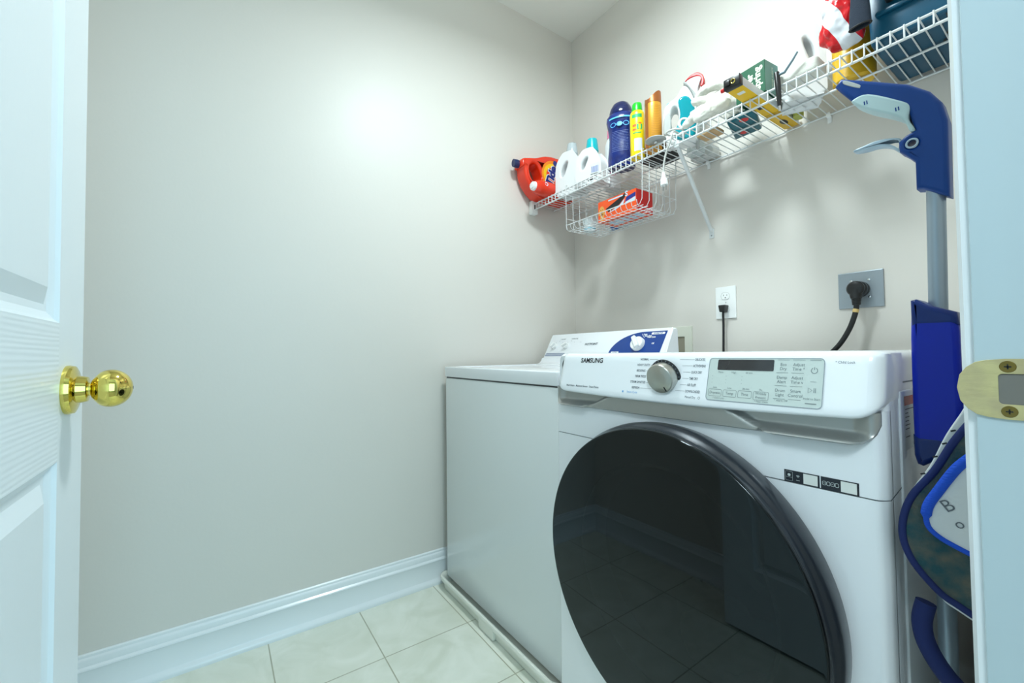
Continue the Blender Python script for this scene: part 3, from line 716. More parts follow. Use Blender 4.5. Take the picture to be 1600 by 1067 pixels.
stroke(bm, [(1.4500, 0.9710), (1.4650, 0.9710)], 0.0009, f3); stroke(bm, [(1.4470, 0.9055), (1.4620, 0.9055)], 0.0012, f3); stroke(bm, [(1.4520, 0.9380), (1.4600, 0.9380)], 0.0004, f3)
stroke(bm, [(1.4565 + 0.0042 * math.cos(a), 0.9550 + 0.0042 * math.sin(a)) for a in [math.radians(120 + 300 * k / 20) for k in range(21)]], 0.0008, f3); stroke(bm, [(1.4565, 0.9602), (1.4565, 0.9560)], 0.0008, f3)
stroke(bm, [(1.4500, 0.9290), (1.4500, 0.9215), (1.4555, 0.9252)], 0.0007, f3, True); stroke(bm, [(1.4578, 0.9288), (1.4578, 0.9216)], 0.0008, f3); stroke(bm, [(1.4598, 0.9288), (1.4598, 0.9216)], 0.0008, f3)
text(bm, 'Hold to Start', 0.0042, f3, (1.4555, 0.9125))
obj('display_lettering', bm, mat('display_ink', (112, 124, 128), 0.6), dp, smooth=False)

# door: ring, glass, inner bowl
dd = bpy.data.objects.new('dryer_door', None)
Mr = Matrix.Translation((DCX, 0, DCZ)) @ Matrix.Rotation(PI / 2, 4, 'X')      # lathe z -> -Y
def dl_(bm, prof, n=128): lathe(bm, prof, n, M=Mr, caps=False)
bm = bmesh.new(); dl_(bm, [(0.268, 0.880), (0.2900, 0.8875), (0.2935, 0.892), (0.2958, 0.903), (0.2968, 0.917), (0.2958, 0.927), (0.2930, 0.934), (0.2900, 0.938), (0.2885, 0.942), (0.2880, 0.946), (0.2865, 0.947), (0.2800, 0.944), (0.262, 0.940), (0.262, 0.880), (0.268, 0.880)])
dring = obj('door', bm, SLATE, dr, ang=25); lab(dring, 'round slate grey dryer door with tinted glass')
bm = bmesh.new(); lathe(bm, [(0.2868, 0.9475), (0.2870, 0.9535), (0.2862, 0.9552), (0.2850, 0.9558), (0.2835, 0.9560), (0.2815, 0.95605), (0.27, 0.9562), (0.2, 0.9567), (0.1, 0.9570), (0.0, 0.9571)], 128, M=Mr, caps=False); obj('door_glass', bm, GLASS, dring, ang=60)
bm = bmesh.new(); dl_(bm, [(0.2855, 0.9535), (0.2872, 0.9505), (0.2872, 0.9475), (0.2862, 0.9472)]); obj('glass_rim', bm, DARKP, dring)
bm = bmesh.new(); dl_(bm, [(0.2845, 0.944), (0.225, 0.935), (0.214, 0.925)]); obj('door_mask', bm, mat('mask_black', (20, 22, 24), 0.5), dring)
bm = bmesh.new(); dl_(bm, [(0.216, 0.926), (0.211, 0.928), (0.207, 0.922), (0.205, 0.905), (0.200, 0.86)]); obj('door_bowl', bm, BOWL, dring)
bm = bmesh.new(); dl_(bm, [(0.262, 0.885), (0.262, 0.83), (0.31, 0.82), (0.31, 0.30), (0.29, 0.28), (0, 0.27)], 96); obj('drum', bm, DRUM, dr)
blob('laundry_heap', [[((1.13, -0.66, 0.30), 0.06), ((1.25, -0.62, 0.31), 0.06)], [((1.05, -0.55, 0.31), 0.06), ((1.15, -0.6, 0.33), 0.05)]], 0.010, LAUN2, disp=0.02, dscale=18)
tag(bpy.data.objects['laundry_heap'], 'dim teal clothing heaped behind the dryer door glass', 'laundry')
o = blob('cloth', [[((1.27, -0.72, 0.275), 0.035), ((1.33, -0.66, 0.30), 0.035)]], 0.008, LAUN1, disp=0.014, dscale=22); tag(o, 'dim reddish cloth behind the dryer door glass', 'laundry')
# front label strip, side sticker
bm = bmesh.new(); fr_ = lambda y: (lambda x, z: (x, y, z))
flat(bm, [(1.4095, 0.7965), (1.4580, 0.7965), (1.4580, 0.7780), (1.4095, 0.7780)], fr_(-0.8876)); flat(bm, [(1.4595, 0.7965), (1.5060, 0.7965), (1.5060, 0.7780), (1.4595, 0.7780)], fr_(-0.8876))
ls = obj('label_strip', bm, mat('label_black', (26, 32, 42), 0.35), dr, smooth=False); lab(ls, 'black label strip with two blank white squares')
for x0 in (1.4365, 1.4845):
    bm = bmesh.new(); flat(bm, [(x0, 0.7950), (x0 + 0.0190, 0.7950), (x0 + 0.0190, 0.7795), (x0, 0.7795)], fr_(-0.8880))
    obj('label_square', bm, mat('label_white', (228, 232, 228), 0.5), ls, smooth=False)
bm = bmesh.new(); g = fr_(-0.8880)
flat(bm, circ(1.4165, 0.7890, 0.0022, 16), g)
stroke(bm, rrect(1.4115, 0.7800, 1.4215, 0.7945, 0.0008, 2), 0.0003, g, True); stroke(bm, [(1.4115, 0.7855), (1.4215, 0.7855)], 0.0003, g)
for r in (0.0012, 0.0024, 0.0036): stroke(bm, [(1.4290 + r * math.cos(a), 0.7865 + r * math.sin(a)) for a in [math.radians(50 + 80 * k / 6) for k in range(7)]], 0.0007, g)
stroke(bm, [(1.4265, 0.7825), (1.4315, 0.7825)], 0.0007, g)
for k in range(4): stroke(bm, rrect(1.4618 + k * 0.0053, 0.7845, 1.4660 + k * 0.0053, 0.7900, 0.0012, 2), 0.0006, g, True)
for k in (0, 2): stroke(bm, [(1.4628 + k * 0.0053, 0.7872), (1.4650 + k * 0.0053, 0.7872)], 0.0006, g)
obj('label_print', bm, mat('label_ink', (196, 206, 206), 0.5), ls, smooth=False)
bm = bmesh.new(); sx_ = lambda off: (lambda y, z: (DX1 + off, y, z))
flat(bm, [(-0.822, 0.846), (-0.752, 0.834), (-0.737, 0.904), (-0.809, 0.918)], lambda y, z: (DX1 + 0.0034 if y > -0.79 else DX1 + 0.0034, y, z))
bm.free()
bm = bmesh.new(); flat(bm, [(-0.808, 0.838), (-0.744, 0.838), (-0.744, 0.917), (-0.808, 0.917)], sx_(0.0034)); st = obj('side_sticker', bm, mat('sticker_white', (216, 228, 232), 0.4), dr, smooth=False); lab(st, 'white information sticker with red top band')
bm = bmesh.new(); flat(bm, [(-0.807, 0.903), (-0.745, 0.903), (-0.745, 0.9165), (-0.807, 0.9165)], sx_(0.0037)); obj('sticker_band', bm, mat('sticker_red', (196, 22, 40), 0.4), st, smooth=False)
bm = bmesh.new()
for k, wd in enumerate((0.034, 0.010, 0.014, 0.012, 0.016, 0.014, 0, 0.014)):
    z = 0.898 - k * 0.0058
    if wd: flat(bm, [(-0.804, z), (-0.804 + wd * 1.5, z), (-0.804 + wd * 1.5, z - 0.0014), (-0.804, z - 0.0014)], sx_(0.0037))
flat(bm, [(-0.765, 0.8415), (-0.750, 0.8415), (-0.750, 0.8455), (-0.765, 0.8455)], sx_(0.0037))
obj('sticker_print', bm, INKG, st, smooth=False)
for x in (DX0 + 0.05, DX1 - 0.05):
    for y in (-0.82, -0.2):
        bm = bmesh.new(); tube(bm, [(x, y, 0.0), (x, y, 0.03)], 0.018, 16); obj('foot', bm, DARKP, dr)

# ================================================================== WALL ITEMS
# water supply box
wb = thing('water_supply_box', 'recessed white washer valve box on the wall behind the console', 'valve box', (0.665, 0, 1.07))
bm = bmesh.new(); plate(bm, [rrect(-0.19, -0.12, 0.037, 0.022, 0.002), rrect(-0.175, -0.105, 0.003, -0.021, 0.002)], 0.003, 0.001, at=(0, -0.003, 0)); obj('frame', bm, mat('almond_plastic', (226, 228, 214), 0.4), wb)
bm = bmesh.new(); plate(bm, [rrect(-0.175, -0.105, 0.003, -0.021, 0.002)], 0.0004, at=(0, -0.0006, 0)); obj('recess_back', bm, mat('recess_grey', (150, 146, 128), 0.7), wb)
# duplex outlet
ol = thing('wall_outlet', 'white duplex wall outlet with a black plug in its lower socket', 'outlet', (0.8485, 0, 1.175))
bm = bmesh.new(); plate(bm, [rrect(-0.040, -0.0625, 0.040, 0.0625, 0.003), circ(0, 0.0, 0.0022, 12)], 0.003, 0.0015, at=(0, -0.003, 0)); obj('cover_plate', bm, WHITEP, ol)
for zc in (0.0255, -0.0255):
    bm = bmesh.new(); s_ = [(0.0165 * math.cos(a), zc + max(-0.0135, min(0.0135, 0.0165 * math.sin(a)))) for a in [2 * PI * k / 40 for k in range(40)]]
    plate(bm, [s_], 0.001, 0.0004, at=(0, -0.0066, 0)); rc = obj('receptacle', bm, WHITEP, ol)
    bm = bmesh.new(); sl = lambda x, z: (x, -0.00775, z)
    stroke(bm, s_, 0.0006, sl, True)
    for x, h_ in ((-0.0065, 0.0040), (0.0065, 0.0034)): flat(bm, [(x - 0.0011, zc + 0.001 - h_ / 2 + 0.002), (x + 0.0011, zc + 0.001 - h_ / 2 + 0.002), (x + 0.0011, zc + 0.002 + h_), (x - 0.0011, zc + 0.002 + h_)], sl)
    flat(bm, circ(0, zc - 0.0065, 0.0024, 12), sl); obj('slots', bm, mat('slot_dark', (60, 60, 58), 0.7), rc, smooth=False)
# power cord (small)
pc = thing('power_cord', 'black power cord plugged into the white duplex outlet', 'power cord', (0.8485, -0.008, 1.150))
bm = bmesh.new(); box(bm, (-0.0135, -0.030, -0.013), (0.0135, -0.0005, 0.014), 0.003, 3)
for v in bm.verts:
    if v.co.z < -0.004: v.co.x *= 0.72
obj('plug', bm, BLACKP, pc)
bm = bmesh.new(); tube(bm, spline([(0, -0.018, -0.010), (0.0, -0.018, -0.03), (-0.001, -0.016, -0.08), (-0.003, -0.016, -0.16), (-0.004, -0.020, -0.30), (0, -0.03, -0.5)], 6, False), 0.0042, 12); obj('cable', bm, CORDB, pc)
# dryer outlet
do = thing('dryer_outlet', 'grey steel wall plate of the heavy dryer power socket', 'outlet', (1.2705, 0, 1.171))
bm = bmesh.new(); plate(bm, [rrect(-0.0565, -0.0565, 0.0565, 0.0565, 0.002)], 0.0025, 0.002, at=(0, -0.0025, 0), res=1); obj('steel_plate', bm, STEELP, do)
for x, z in ((-0.022, 0.028), (0.022, 0.028), (0.022, -0.024), (-0.022, -0.024)):
    bm = bmesh.new(); lathe(bm, [(0.0042, 0), (0.0036, 0.0018), (0.0, 0.0022)], 16, M=Matrix.Translation((x, -0.005, z)) @ Matrix.Rotation(PI / 2, 4, 'X')); obj('screw', bm, CHROME, do)
bm = bmesh.new(); lathe(bm, [(0.024, 0), (0.024, 0.008), (0.022, 0.010), (0, 0.010)], 32, M=Matrix.Translation((0, -0.005, 0)) @ Matrix.Rotation(PI / 2, 4, 'X')); obj('socket', bm, BLACKP, do)
dc = thing('power_cord', 'thick black dryer cord with a round right-angle plug', 'power cord', (1.2705, -0.015, 1.171))
bm = bmesh.new(); My = Matrix.Rotation(PI / 2, 4, 'X')
lathe(bm, [(0.0225, 0), (0.0235, 0.003), (0.0235, 0.016), (0.020, 0.020), (0.020, 0.026), (0.0225, 0.029), (0.0225, 0.036), (0.019, 0.041), (0.012, 0.0435), (0, 0.044)], 40, M=My)
for zz, r in ((-0.014, 0.0170), (-0.022, 0.0155)): pass
tube(bm, [(0, -0.028, -0.004), (0, -0.028, -0.024), (0, -0.028, -0.030)], [0.0185, 0.0155, 0.0135], 24)
for k in range(4): tube(bm, [(0, -0.028, -0.0315 - k * 0.0045), (0, -0.028, -0.0345 - k * 0.0045)], 0.0122 - k * 0.0004, 20)
tube(bm, [(0, -0.028, -0.029), (0, -0.028, -0.050)], 0.0100, 20)
obj('plug', bm, BLACKP, dc, ang=30)
bm = bmesh.new(); path = spline([(0, -0.028, -0.044), (-0.001, -0.028, -0.060), (-0.006, -0.030, -0.085), (-0.020, -0.032, -0.125), (-0.045, -0.034, -0.170), (-0.085, -0.034, -0.215), (-0.12, -0.034, -0.26), (-0.14, -0.034, -0.34)], 8, False)
tube(bm, path, 0.0072, 16); obj('cable', bm, CORDB, dc)
bm = bmesh.new(); tube(bm, [(-0.0012, -0.028, -0.062), (-0.0035, -0.029, -0.072)], 0.0078, 16); obj('cable_band', bm, mat('tan_tape', (214, 184, 120), 0.6), dc)

# ================================================================== WIRE SHELF
SZ = 1.754; SY = -0.302; LIP = 0.033; XE = 1.640
sh = thing('wire_shelf', 'long white coated wire shelf on the back wall', 'shelf', (0, 0, 0))
def rail(name, y, z, r): 
    bm = bmesh.new(); tube(bm, [(0.006, y, z), (XE, y, z)], r, 12); return obj(name, bm, WIRE, sh)
rail('top_front_rail', SY, SZ - 0.003, 0.0032); rail('lower_front_rail', SY, SZ - LIP, 0.0034); rail('middle_rail', SY / 2, SZ - 0.0055, 0.0032); rail('back_rail', -0.009, SZ - 0.0055, 0.0032)
bm = bmesh.new(); x = 0.017
while x < XE:
    p = [(x, -0.006, SZ - 0.0015), (x, SY + 0.002, SZ - 0.0015)]; tube(bm, p, 0.0017, 8)
    tube(bm, [(x, SY - 0.0030, SZ + 0.0005), (x, SY - 0.0035, SZ - LIP)], 0.0019, 8); x += 0.0252
obj('deck_wires', bm, WIRE, sh)
bm = bmesh.new()      # end bracket at left wall
box(bm, (0.0005, -0.318, 1.700), (0.030, -0.282, 1.768), 0.003); box(bm, (0.030, -0.312, 1.716), (0.034, -0.290, 1.748), 0.001)
eb = obj('end_bracket', bm, WHITEP, sh)
bm = bmesh.new(); box(bm, (0.0335, -0.309, 1.722), (0.0345, -0.300, 1.744)); obj('bracket_slot', bm, mat('slot_dark', (60, 60, 58), 0.7), eb, smooth=False)
def brace(xt, xb, zb):
    bm = bmesh.new()
    P = [(xt, SY + 0.006, SZ - LIP - 0.004), (xt * 0.5 + xb * 0.5, SY * 0.5, (SZ - LIP + zb) / 2), (xb, -0.008, zb)]
    tube(bm, P, 0.0070, 16); tube(bm, [(xb, -0.008, zb + 0.01), (xb, -0.004, zb - 0.012)], 0.006, 12)
    box(bm, (xb - 0.010, -0.004, zb - 0.035), (xb + 0.010, -0.0005, zb + 0.004), 0.0015)
    box(bm, (xt - 0.010, SY - 0.002, SZ - LIP - 0.010), (xt + 0.010, SY + 0.014, SZ - LIP + 0.012), 0.002)
    b_ = obj('support_brace', bm, WIRE, sh)
    bm = bmesh.new(); lathe(bm, [(0.003, 0), (0.002, 0.002), (0, 0.002)], 12, M=Matrix.Translation((xb, -0.004, zb - 0.024)) @ Matrix.Rotation(PI / 2, 4, 'X')); obj('screw', bm, STEELP, b_)
brace(0.845, 0.797, 1.475)
for x in (0.10, 0.50, 0.792, 1.205, 1.55):
    bm = bmesh.new(); box(bm, (x - 0.006, -0.016, SZ - 0.013), (x + 0.006, -0.0005, SZ + 0.002), 0.002); box(bm, (x - 0.006, -0.004, SZ - 0.030), (x + 0.006, -0.0005, SZ - 0.010), 0.0015); obj('wall_clip', bm, WHITEP, sh)

# hanging wire basket
bk = thing('wire_basket', 'white wire basket hanging under the left end of the shelf', 'basket', (0, 0, 0))
bm = bmesh.new(); BX0, BX1, BY0, BY1, BZB, BZF, BZT = 0.282, 0.700, -0.318, -0.105, 1.548, 1.572, 1.716
def w_(pts, r=0.0014): tube(bm, pts, r, 8)
# bottom long wires
for k in range(8):
    y = BY0 + 0.014 + (BY1 - BY0 - 0.014) * k / 7; w_([(BX0 + 0.003, y, BZB), (BX1, y, BZB)])
# cross wires: front lip down, under, up the back
n = 15
for k in range(n + 1):
    x = BX0 + (BX1 - 0.02 - BX0) * k / n
    w_([(x, BY0, BZF), (x, BY0 + 0.004, BZB + 0.008), (x, BY0 + 0.014, BZB + 0.001), (x, BY1 - 0.010, BZB + 0.001), (x, BY1, BZB + 0.010), (x, BY1, BZT)])
w_([(BX0, BY0, BZF), (BX1 - 0.025, BY0, BZF)], 0.0020); w_([(BX0, BY0, BZT), (BX0, BY1, BZT), (BX1 + 0.01, BY1, BZT), (BX1 + 0.01, BY0, BZT)], 0.0018)
for k in range(6):       # end grids
    y = BY0 + (BY1 - BY0) * k / 5
    w_([(BX0, y, BZT), (BX0 + 0.002, y, BZB + 0.006)]); w_([(BX1 + 0.010, y, BZT), (BX1 + 0.006, y, BZB + 0.02), (BX1 - 0.006, y, BZB + 0.002), (BX1 - 0.04, y, BZB + 0.001)])
for z in (BZB + 0.055,): w_([(BX1 + 0.009, BY0, z), (BX1 + 0.009, BY1, z), (BX0, BY1, z), (BX0, BY0, z)])
for x in (BX0, BX1 + 0.010):      # hanger arms hooked over the shelf
    w_([(x, BY0, BZT), (x, BY0 - 0.002, SZ + 0.004), (x, BY0 + 0.010, SZ + 0.004)], 0.0022); w_([(x, BY1, BZT), (x, BY1, SZ + 0.003), (x, BY1 + 0.012, SZ + 0.003)], 0.0022)
obj('wire_grid', bm, WIRE, bk)

# things in the basket
bx_ = thing('snack_box', 'orange printed carton with a dog picture in the wire basket', 'box', (0.428, -0.262, BZB + 0.004))
bm = bmesh.new(); box(bm, (0, 0, 0), (0.206, 0.105, 0.092), 0.001, 1); ob_ = obj('carton', bm, [OBOX, RBOX], bx_, smooth=False)
for p in ob_.data.polygons:
    if p.normal.x > 0.9: p.material_index = 1
g = lambda x, z: (x, -0.0005, z); g2 = lambda x, z: (x, -0.0009, z)
bm = bmesh.new(); flat(bm, [(0.045, 0.052), (0.135, 0.082), (0.155, 0.092), (0.150, 0.072), (0.120, 0.050), (0.06, 0.034)], g); obj('black_print', bm, DKBOX, ob_, smooth=False)
bm = bmesh.new(); flat(bm, [(0.150, 0.052), (0.204, 0.062), (0.204, 0.078), (0.158, 0.070)], g); obj('blue_print', bm, INKBLUE, ob_, smooth=False)
bm = bmesh.new(); flat(bm, [(0.150, 0.040), (0.204, 0.048), (0.204, 0.060), (0.152, 0.050)], g2); flat(bm, rrect(0.06, 0.080, 0.14, 0.086, 0.002), g2); flat(bm, [(0.055, 0.030), (0.12, 0.046), (0.15, 0.068), (0.14, 0.046), (0.10, 0.034)], g2); text(bm, 'S', 0.03, g2, (0.158, 0.083), bold=0.001); obj('pale_print', bm, mat('pale_blue_print', (196, 218, 236), 0.4), ob_, smooth=False)
bm = bmesh.new(); flat(bm, [(0.022 + 0.014 * math.cos(a) , 0.050 + 0.020 * math.sin(a)) for a in [2 * PI * k / 20 for k in range(20)]], g); flat(bm, [(0.012, 0.006), (0.036, 0.006), (0.034, 0.036), (0.014, 0.036)], g)
flat(bm, [(0.004, 0.034), (0.012, 0.030), (0.012, 0.058), (0.006, 0.056)], g2); flat(bm, [(0.032, 0.028), (0.040, 0.030), (0.038, 0.056), (0.032, 0.056)], g2); obj('dog_picture', bm, FUR, ob_, smooth=False)
bm = bmesh.new(); flat(bm, circ(0.023, 0.044, 0.0035, 10), lambda x, z: (x, -0.0012, z)); flat(bm, circ(0.017, 0.054, 0.002, 8), lambda x, z: (x, -0.0012, z)); flat(bm, circ(0.028, 0.054, 0.002, 8), lambda x, z: (x, -0.0012, z)); obj('dog_face', bm, DKBOX, ob_, smooth=False)
bm = bmesh.new(); g4 = lambda x, y: (x, y, -0.0005)
for k in range(5): flat(bm, [(0.03 + k * 0.034, 0.02), (0.055 + k * 0.034, 0.02), (0.055 + k * 0.034, 0.085), (0.03 + k * 0.034, 0.085)], g4)
obj('underside_print', bm, mat('pale_blue_print', (196, 218, 236), 0.4), ob_, smooth=False)
cup = thing('plastic_cup', 'clear plastic measuring cup in the left end of the basket', 'cup', (0.320, -0.205, BZB + 0.003))
bm = bmesh.new(); lathe(bm, [(0.026, 0), (0.032, 0.055), (0.033, 0.056), (0.0305, 0.055), (0.0245, 0.003), (0, 0.003)], 28); obj('cup_body', bm, TRANSW, cup)
bm = bmesh.new(); lathe(bm, [(0.0268, 0.004), (0.0285, 0.018)], 28, caps=False); obj('cup_band', bm, AQUA, cup)
bt = thing('plastic_bottle', 'pale plastic bottle lying in the basket beneath the carton', 'bottle', (0.362, -0.132, BZB + 0.027)); bt.scale = (1, 0.68, 0.68)
bm = bmesh.new(); Mx = Matrix.Rotation(PI / 2, 4, 'Y'); lathe(bm, [(0.020, 0), (0.034, 0.012), (0.036, 0.03), (0.036, 0.19), (0.030, 0.20), (0, 0.20)], 28, M=Mx); b_ = obj('bottle_body', bm, TRANSW, bt)
bm = bmesh.new(); lathe(bm, [(0.0364, 0.035), (0.0364, 0.075)], 28, M=Mx, caps=False); obj('blue_label', bm, mat('blue_label', (20, 90, 160), 0.4), b_)

# ================================================================== SHELF ITEMS
DK = SZ + 0.0008          # top of the deck wires
# detergent jug lying on its back, cap towards the room (drawn in y,z)
tj = thing('detergent_jug', 'big orange laundry detergent jug with navy cap leaning by left wall', 'jug', (0.064, 0, DK + 0.001)); tj.scale = (0.78, 1, 1); tj.location.x = 0.052
Z = lambda L: [(y, z - DK) for y, z in L]
out_ = Z([(-0.418, 1.936), (-0.38, 1.950), (-0.33, 1.962), (-0.27, 1.985), (-0.20, 1.992), (-0.11, 1.985), (-0.085, 1.96), (-0.08, 1.88), (-0.085, 1.80), (-0.11, 1.762), (-0.22, 1.757), (-0.31, 1.762), (-0.352, 1.785), (-0.385, 1.82), (-0.404, 1.86), (-0.408, 1.897), (-0.42, 1.902)])
hol = Z([(-0.376, 1.905), (-0.360, 1.925), (-0.332, 1.925), (-0.312, 1.898), (-0.303, 1.866), (-0.324, 1.842), (-0.358, 1.845), (-0.374, 1.872)])
bm = bmesh.new(); plate(bm, [[tuple(p) for p in spline([(a, b, 0) for a, b in out_], 4)][i][:2] and tuple(spline([(a, b, 0) for a, b in out_], 4)[i][:2]) for i in range(len(out_) * 4)] and [[tuple(v[:2]) for v in spline([(a, b, 0) for a, b in out_], 4)], [tuple(v[:2]) for v in spline([(a, b, 0) for a, b in hol], 4)]], 0.050, 0.016, M=YZ, res=4)
tb = obj('jug_body', bm, ORANGE, tj, ang=60)
bm = bmesh.new(); tube(bm, [(0, -0.414, 0.165), (0, -0.428, 0.164), (0, -0.450, 0.163)], [0.0185, 0.021, 0.0195], 24); obj('jug_cap', bm, NAVYCAP, tj)
bm = bmesh.new(); f = lambda off: (lambda y, z: (0.0505 + off, y, z - DK)); C0 = (-0.226, 1.892)
el = lambda a_, b_: [(C0[0] + a_ * math.cos(t), C0[1] + b_ * math.sin(t)) for t in [2 * PI * k / 40 for k in range(40)]]
flat(bm, el(0.078, 0.075), f(0.0)); lg = obj('logo_disc', bm, ORY, tb, smooth=False)
bm = bmesh.new(); flat(bm, el(0.066, 0.060), f(0.0004)); obj('logo_ring', bm, YEL, lg, smooth=False)
bm = bmesh.new(); flat(bm, el(0.048, 0.042), f(0.0008)); obj('logo_core', bm, ORANGE, lg, smooth=False)
bm = bmesh.new(); text(bm, 'Tide', 0.062, f(0.0016), (-0.240, 1.888), bold=0.0035, sx=0.95, rot=math.radians(72)); obj('logo_lettering', bm, INKBLUE, lg, smooth=False)
bm = bmesh.new(); text(bm, 'Tide', 0.062, f(0.0012), (-0.240, 1.888), bold=0.007, sx=0.95, rot=math.radians(72)); obj('logo_outline', bm, WHITEP, lg, smooth=False)
bm = bmesh.new(); flat(bm, circ(-0.215, 1.957, 0.014, 20), f(0.0010)); obj('logo_badge', bm, INKBLUE, lg, smooth=False)
# smaller detergent bottle lying in front
t2 = thing('detergent_bottle', 'small orange detergent bottle lying down with white cap to room', 'bottle', (0.130, -0.402, DK + 0.0375)); t2.scale = (0.86, 0.80, 0.86)
Mb = Matrix.Rotation(-PI / 2, 4, 'X')
bm = bmesh.new(); lathe(bm, [(0.020, 0.022), (0.030, 0.026), (0.038, 0.045), (0.042, 0.075), (0.042, 0.21), (0.038, 0.222), (0, 0.224)], 32, M=Mb); obj('bottle_body', bm, ORANGE, t2)
bm = bmesh.new(); lathe(bm, [(0.0, 0.0), (0.013, 0.001), (0.014, 0.008), (0.024, 0.010), (0.026, 0.028), (0, 0.030)], 24, M=Mb); 
for k in range(10):
    a = 2 * PI * k / 10; box(bm, (0.010, -0.002, 0.000), (0.015, 0.002, 0.012), 0, 1, Mb @ Matrix.Rotation(a, 4, 'Z'))
obj('bottle_cap', bm, WHITEP, t2)
bm = bmesh.new(); flat(bm, circ(0.085, 0.012, 0.012, 20), lambda y, z: (math.sqrt(max(0, 0.0424 ** 2 - z * z)), y, z)); obj('round_label', bm, mat('pale_blue_print', (196, 218, 236), 0.4), t2, smooth=False)

def jug(name, label, loc, rotz, w_, d_, h_, capm, capr, caph, handle=-1, group=None, captop=True):
    """white detergent jug: soft rectangular body, moulded loop handle on one shoulder"""
    t = thing(name, label, 'jug', loc, rotz, group)
    hw = w_ / 2; s_ = handle
    out_ = [(-hw, 0.004), (-hw * 0.9, 0), (hw * 0.9, 0), (hw, 0.004), (hw * 1.0, h_ * 0.30), (hw * 0.96, h_ * 0.55), (hw * 0.72, h_ * 0.80), (hw * 0.42, h_ * 0.96), (hw * 0.30, h_), (-hw * 0.30, h_), (-hw * 0.52, h_ * 0.95), (-hw * 0.86, h_ * 0.80), (-hw * 0.99, h_ * 0.58), (-hw * 1.0, h_ * 0.30)]
    hol = [(-hw * 0.62, h_ * 0.46), (-hw * 0.62, h_ * 0.60), (-hw * 0.48, h_ * 0.71), (-hw * 0.22, h_ * 0.79), (-hw * 0.04, h_ * 0.78), (-hw * 0.16, h_ * 0.64), (-hw * 0.42, h_ * 0.46)]
    if handle > 0: out_ = [(-x, z) for x, z in out_]; hol = [(-x, z) for x, z in hol]
    sp_ = lambda L: [tuple(v[:2]) for v in spline([(a, b, 0) for a, b in L], 5)]
    bm = bmesh.new(); plate(bm, [sp_(out_), sp_(hol)], d_ / 2, 0.0085, res=5); obj('jug_body', bm, WHITEJ, t, ang=60)
    bm = bmesh.new(); lathe(bm, [(capr * 0.9, h_ - 0.010), (capr * 0.9, h_ + 0.004), (capr * 1.0, h_ + 0.005), (capr * 1.02, h_ + 0.010), (capr * 0.82, h_ + caph * 0.9), (capr * 0.78, h_ + caph), (0, h_ + caph)], 28); obj('jug_cap', bm, capm, t)
    return t
jug('bleach_jug', 'white jug with clear cap beside the orange detergent jug', (0.226, -0.222, DK), math.radians(16), 0.128, 0.080, 0.190, CLEAR, 0.028, 0.056)
j2 = jug('detergent_jug', 'white jug with turquoise cap beside the navy bottle', (0.364, -0.226, DK), math.radians(16), 0.114, 0.086, 0.146, TEALCAP, 0.029, 0.062)
bm = bmesh.new(); flat(bm, rrect(0.014, 0.030, 0.056, 0.075, 0.002), lambda x, z: (x, -0.0466, z)); bl = obj('jug_label', bm, mat('label_white', (228, 232, 228), 0.5), j2, smooth=False)
bm = bmesh.new()
for k in range(7): flat(bm, [(0.020 + k * 0.005, 0.034), (0.0225 + k * 0.005, 0.034), (0.0225 + k * 0.005, 0.062), (0.020 + k * 0.005, 0.062)], lambda x, z: (x, -0.0470, z))
obj('barcode', bm, mat('barcode_blue', (90, 110, 190), 0.5), bl, smooth=False)

# pink capped bottle
pb = thing('softener_bottle', 'slim white bottle with pink cap behind the navy bottle', 'bottle', (0.372, -0.100, DK)); pb.scale = (1, 1, 1.1)
bm = bmesh.new(); lathe(bm, [(0.034, 0), (0.037, 0.006), (0.037, 0.10), (0.033, 0.13), (0.034, 0.19), (0.024, 0.215), (0.018, 0.225), (0, 0.225)], 32); obj('bottle_body', bm, WHITEJ, pb)
bm = bmesh.new(); lathe(bm, [(0.022, 0.222), (0.021, 0.258), (0.019, 0.262), (0, 0.262)], 24); obj('bottle_cap', bm, PINK, pb)
bm = bmesh.new(); cyl = lambda r: (lambda u, z: (r * math.sin(u / r), -r * math.cos(u / r), z))
text(bm, 'S', 0.07, cyl(0.0378), (0.030, 0.072), bold=0.002); obj('bottle_print', bm, MAGENTA, pb, smooth=False)
# navy bottle
nb = thing('scent_booster_bottle', 'tall navy bottle with domed cap and pale icon print', 'bottle', (0.546, -0.240, DK), math.radians(32)); nb.scale = (1.20, 1.10, 0.985)
bm = bmesh.new(); lathe(bm, [(0.040, 0), (0.044, 0.004), (0.0445, 0.05), (0.040, 0.10), (0.0385, 0.13), (0.042, 0.17), (0.0475, 0.205), (0.0465, 0.222), (0.038, 0.236), (0.036, 0.238), (0, 0.238)], 48, sx=1.06, sy=0.82, e=0.9); nbb = obj('bottle_body', bm, NAVY, nb)
bm = bmesh.new(); lathe(bm, [(0.0375, 0.236), (0.038, 0.242), (0.034, 0.262), (0.025, 0.282), (0.014, 0.291), (0, 0.293)], 40, sx=1.06, sy=0.86); obj('bottle_cap', bm, NAVYD, nb)
nbf = lambda u, z: (u, -0.82 * (0.0445 if z < 0.08 else 0.0405 if z < 0.16 else 0.0475) * math.sqrt(max(0.05, 1 - (u / 0.05) ** 2)) - 0.003, z)
bm = bmesh.new()
for k, x in enumerate((-0.022, 0.0, 0.022)): stroke(bm, circ(x, 0.178, 0.0088, 20), 0.002, nbf, True)
stroke(bm, [(-0.013, 0.178), (-0.009, 0.178)], 0.002, nbf); stroke(bm, [(0.009, 0.178), (0.013, 0.178)], 0.002, nbf)
stroke(bm, [(-0.036 + 0.006 * k, 0.207 - 0.001 * abs(k - 6) * 0) for k in range(13)], 0.006, nbf)
flat(bm, circ(0, 0.178, 0.0070, 14), nbf)
